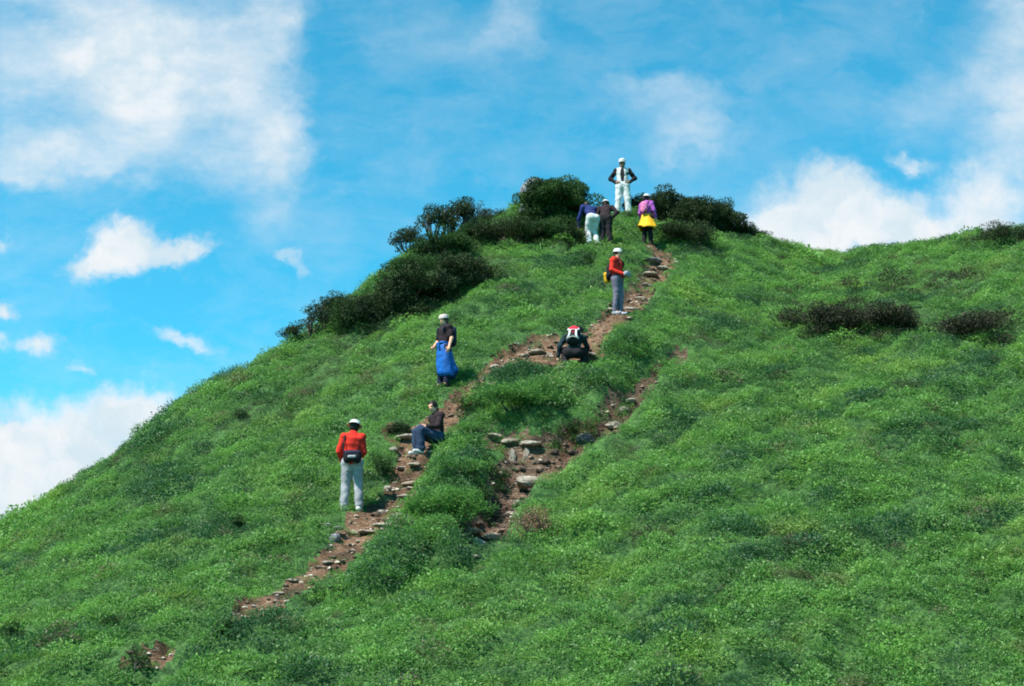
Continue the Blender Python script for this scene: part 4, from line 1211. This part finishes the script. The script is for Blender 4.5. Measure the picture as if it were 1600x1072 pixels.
# 7. man standing on the summit
r7, J, s = person('p7', R(176), 1.82, dict(EL=(-.36, -.05, 1.16), WL=(-.19, .05, 1.00), ER=(.36, -.05, 1.16), WR=(.19, .05, 1.00), AL=(-.16, 0, .09), AR=(.16, 0, .09), KL=(-.13, .02, .5), KR=(.13, .02, .5),
        handL=(.6, .7, -.3), handR=(-.6, .7, -.3)),
    'man in white cap, vest and trousers standing hands on hips on the summit', M['skin_dark'],
    [('top', M['black'], dict(name='shirt')), ('vest', M['white']), ('trousers', M['white'], dict(loose=.034, flare=.02)), ('shoes', M['boot']), ('hair', M['hair']), ('hat', M['white'], dict(style='cap'))])

# 8. black-clad person with white hat
r8, J, s = person('p8', R(-12), 1.58, dict(waist=(0, .05, 1.08), chest=(-.01, .15, 1.25), neck=(-.02, .23, 1.37), head=(-.03, .31, 1.48), SL=(-.20, .19, 1.32), SR=(.18, .19, 1.32), EL=(-.28, .14, 1.07), WL=(-.22, .30, .9), ER=(.36, .10, 1.12), WR=(.19, .12, .98),
        handR=(-.6, .6, -.4), AL=(-.13, -.02, .09), AR=(.13, .0, .09)),
    'person in black and a white hat with one hand on the hip below the summit', M['skin'],
    [('top', M['darkbrown'], dict(hem=(0, 0, -.05))), ('trousers', M['black'], dict(loose=.034)), ('shoes', M['boot']), ('hair', M['hair']), ('hat', M['white'], dict(brim=.13))])

# 9. climber bending forward in white trousers
r9, J, s = person('p9', R(24), 1.66, dict(pelvis=(0, 0, .86), waist=(0, .10, .98), chest=(0, .22, 1.15), neck=(0, .31, 1.27), head=(.0, .40, 1.36), SL=(-.18, .26, 1.24), SR=(.18, .26, 1.24), EL=(-.24, .42, .93), ER=(.24, .42, .93),
        WL=(-.2, .50, .72), WR=(.2, .50, .72), HL=(-.09, -.01, .83), HR=(.09, -.01, .83), KL=(-.10, .14, .48), KR=(.11, .12, .47), AL=(-.11, .0, .09), AR=(.12, -.02, .09), fwd=(0, .65, -.75), look=(0, .8, -.5)),
    'climber in dark blue jacket and white trousers bending forward near the summit', M['skin'],
    [('top', M['bluejacket']), ('trousers', M['white'], dict(loose=.034)), ('shoes', M['boot']), ('hair', M['hair'])])

bush('low_bush', 626, 682, 34, 30, M['scrub'], 'small blackish bush at the inner trail edge opposite the seated man', 'green bushes beside the trail and gully', 1.2)

# ------------------------------------------------------------------ camera
cam = bpy.data.cameras.new('camera'); co_ = bpy.data.objects.new('camera', cam); COL.objects.link(co_)
cam.lens = 50; cam.sensor_width = 36; cam.clip_end = 3000; cam.clip_start = 0.1
co_.location = (0, 0, 0); co_.rotation_euler = (R(90)+PITCH, 0, 0)
sc.camera = co_

# ------------------------------------------------------------------ sun and sky
SUN_EL, SUN_AZ = 56, -128           # azimuth clockwise from the viewing direction
sd_ = Vector((math.cos(R(SUN_EL))*math.sin(R(SUN_AZ)), math.cos(R(SUN_EL))*math.cos(R(SUN_AZ)), math.sin(R(SUN_EL))))
sun = bpy.data.lights.new('sun', 'SUN'); sun.energy = 4.4; sun.angle = R(0.5); sun.color = (1, .955, .88)
so = bpy.data.objects.new('sun', sun); COL.objects.link(so)
so.rotation_euler = sd_.to_track_quat('Z', 'Y').to_euler()

w = bpy.data.worlds.new('World'); sc.world = w; w.use_nodes = True
nt = w.node_tree; nt.nodes.clear()
wo = nt.nodes.new('ShaderNodeOutputWorld'); bg = nt.nodes.new('ShaderNodeBackground'); bg.inputs[1].default_value = 0.1
nt.links.new(bg.outputs[0], wo.inputs[0])
sky = nt.nodes.new('ShaderNodeTexSky'); sky.sky_type = 'NISHITA'; sky.sun_disc = False
sky.sun_elevation = R(SUN_EL); sky.sun_rotation = R(SUN_AZ); sky.altitude = 1500; sky.air_density = 1.0; sky.dust_density = 1.2; sky.ozone_density = 1.5
skyc = mixc(nt, 1.0, sky.outputs[0], (0.25, 1.24, 1.18), 'MULTIPLY')
tc = nt.nodes.new('ShaderNodeTexCoord')
sx = nt.nodes.new('ShaderNodeSeparateXYZ'); nt.links.new(tc.outputs['Generated'], sx.inputs[0])
def mth(op, a, b=None, c=None):
    n = nt.nodes.new('ShaderNodeMath'); n.operation = op
    for i, v in enumerate((a, b, c)):
        if v is None: continue
        if hasattr(v, 'is_output'): nt.links.new(v, n.inputs[i])
        else: n.inputs[i].default_value = v
    return n.outputs[0]
# plane tangent to the sky dome above the hill, in units of 1/22.2 of the distance
dz_ = mth('MAXIMUM', mth('ADD', mth('MULTIPLY', sx.outputs[1], CP), mth('MULTIPLY', sx.outputs[2], SP)), 0.08)
U = mth('MULTIPLY_ADD', mth('DIVIDE', sx.outputs[0], dz_), F/100, 8.0)
up_ = mth('SUBTRACT', mth('MULTIPLY', sx.outputs[2], CP), mth('MULTIPLY', sx.outputs[1], SP))
Vv = mth('MULTIPLY_ADD', mth('DIVIDE', up_, dz_), -F/100, 5.36)
cb = nt.nodes.new('ShaderNodeCombineXYZ'); nt.links.new(U, cb.inputs[0]); nt.links.new(Vv, cb.inputs[1])
UV = cb.outputs[0]
def vmath(op, a, b):
    n = nt.nodes.new('ShaderNodeVectorMath'); n.operation = op
    for i, v in enumerate((a, b)):
        if hasattr(v, 'is_output'): nt.links.new(v, n.inputs[i])
        else: n.inputs[i].default_value = v
    return n
def ncol(scale, detail, vec, rough=.55):
    n = nt.nodes.new('ShaderNodeTexNoise'); n.inputs['Scale'].default_value = scale; n.inputs['Detail'].default_value = detail; n.inputs['Roughness'].default_value = rough
    nt.links.new(vec, n.inputs['Vector']); return n
def warp(vec, scale, amp, detail=5):
    n = ncol(scale, detail, vec, .6)
    c = vmath('SUBTRACT', n.outputs['Color'], (.5, .5, .5)).outputs[0]
    sc_ = vmath('MULTIPLY', c, (amp, amp, 0)).outputs[0]
    return vmath('ADD', vec, sc_).outputs[0]
UVs = warp(warp(UV, 0.7, 1.3, 4), 2.6, .55, 8); UVc = warp(warp(UV, 1.3, 0.7, 5), 4.0, .28, 8)
def blob(vec, cx, cy, rx, ry, st, ang=0):
    d = vmath('SUBTRACT', vec, (cx, cy, 0)).outputs[0]
    if ang:
        rn = nt.nodes.new('ShaderNodeVectorRotate'); rn.rotation_type = 'Z_AXIS'; rn.inputs['Angle'].default_value = R(ang)
        nt.links.new(d, rn.inputs['Vector']); d = rn.outputs[0]
    d = vmath('MULTIPLY', d, (1/rx, 1/ry, 0)).outputs[0]
    ln = nt.nodes.new('ShaderNodeVectorMath'); ln.operation = 'LENGTH'; nt.links.new(d, ln.inputs[0])
    m = nt.nodes.new('ShaderNodeMapRange'); m.interpolation_type = 'SMOOTHSTEP'
    m.inputs[1].default_value = 1.0; m.inputs[2].default_value = 0.0; m.inputs[3].default_value = 0; m.inputs[4].default_value = st
    nt.links.new(ln.outputs['Value'], m.inputs[0]); return m.outputs[0]
def total(vec, L):
    s = None
    for b in L:
        o = blob(vec, *b); s = o if s is None else mth('ADD', s, o)
    return s
SOFT = [(1.2, .8, 3.0, 2.2, 1.1), (2.8, 1.3, 2.4, 2.0, .95), (4.0, 1.6, 1.2, 2.4, .6), (4.4, 2.4, .75, 1.2, .75), (1.6, 2.5, 2.4, .75, .8), (.3, 2.5, 1.2, .7, .6),
        (4.3, .2, .9, 1.2, .5), (4.6, 3.4, 1.1, 1.2, .22), (10.4, 1.6, 1.5, .55, .50), (10.7, 2.2, 1.3, .55, .75), (8.0, .35, .8, .85, .5), (15.9, .8, 1.4, 2.2, .85), (15.9, 2.2, 1.1, 1.4, .7), (14.6, 1.8, 1.0, .9, .3), (12.2, 1.2, 1.0, .5, .2), (7, .6, 2, .8, .12), (11.5, 3.2, 1.8, 1.0, .22)]
CRISP = [(2.0, 3.85, .95, .60, 1.15), (1.5, 4.2, .8, .38, .8), (2.9, 3.95, .75, .32, .9, 18), (4.55, 4.05, .26, .18, .48), (4.68, 4.2, .16, .2, .35), (2.85, 5.25, .85, .22, .6, -12), (.6, 5.35, .55, .28, .75), (1.15, 5.8, .4, .18, .45),
         (.1, 4.85, .4, .25, .75), (0, 3.8, .3, .3, .55), (0.0, 5.3, .3, .25, .5),
         (.4, 7.2, 3.3, 1.25, 1.6), (2.1, 6.35, 1.2, .6, .9), (0, 8.2, 2.5, 1.3, 1.3), (12.9, 3.3, 1.7, 1.15, .95), (12.95, 2.8, .7, .6, .45), (12.4, 3.8, 1.9, .7, .9), (13.9, 3.5, 1.0, .65, .8), (15.4, 3.2, 1.5, 1.1, .75), (15.0, 3.7, 1.6, .5, .7), (14.2, 2.5, .55, .2, .62, -15)]
stm = nt.nodes.new('ShaderNodeMapping'); stm.inputs['Scale'].default_value = (.55, 1.1, 1); stm.inputs['Rotation'].default_value = (0, 0, R(-20)); nt.links.new(UV, stm.inputs[0])
nS = ncol(1.1, 8, stm.outputs[0], .6).outputs['Fac']; nC = ncol(2.2, 10, UV, .65).outputs['Fac']
tS = total(UVs, SOFT)
aS = mth('ADD', tS, mth('MULTIPLY', mth('MULTIPLY', mth('SUBTRACT', nS, .5), 2.3), mth('MINIMUM', mth('MULTIPLY', tS, 1.6), 1.0)))
mS = nt.nodes.new('ShaderNodeMapRange'); mS.inputs[1].default_value = .02; mS.inputs[2].default_value = 1.5; mS.inputs[4].default_value = .95; nt.links.new(aS, mS.inputs[0])
aC = mth('ADD', total(UVc, CRISP), mth('MULTIPLY', mth('SUBTRACT', nC, .5), .8))
mC = nt.nodes.new('ShaderNodeMapRange'); mC.interpolation_type = 'SMOOTHSTEP'; mC.inputs[1].default_value = .02; mC.inputs[2].default_value = .92; nt.links.new(aC, mC.inputs[0])
al = mth('SUBTRACT', 1.0, mth('MULTIPLY', mth('SUBTRACT', 1.0, mS.outputs[0]), mth('SUBTRACT', 1.0, mC.outputs[0])))
nW = ncol(.8, 9, warp(stm.outputs[0], .6, 1.2, 5), .65).outputs['Fac']
mW = nt.nodes.new('ShaderNodeMapRange'); mW.inputs[1].default_value = .42; mW.inputs[2].default_value = .85; mW.inputs[4].default_value = .3; nt.links.new(nW, mW.inputs[0])
al = mth('SUBTRACT', 1.0, mth('MULTIPLY', mth('SUBTRACT', 1.0, al), mth('SUBTRACT', 1.0, mW.outputs[0])))
ccol = mixc(nt, ramp(nt, ncol(.9, 6, UVc, .6).outputs['Fac'], .35, .62), (3.3, 3.95, 4.35), (4.3, 4.5, 4.65))
cl = mixc(nt, al, skyc, ccol)
nt.links.new(cl, bg.inputs[0])
w.cycles.sampling_method = 'MANUAL'; w.cycles.sample_map_resolution = 512

vs = sc.view_settings; vs.view_transform = 'Standard'; vs.look = 'None'; vs.exposure = 1.05; vs.gamma = 1.0
sc.cycles.filter_width = 1.9
sc.cycles.max_bounces = 6; sc.cycles.diffuse_bounces = 3; sc.cycles.glossy_bounces = 2; sc.cycles.transmission_bounces = 3
sc.cycles.use_denoising = True
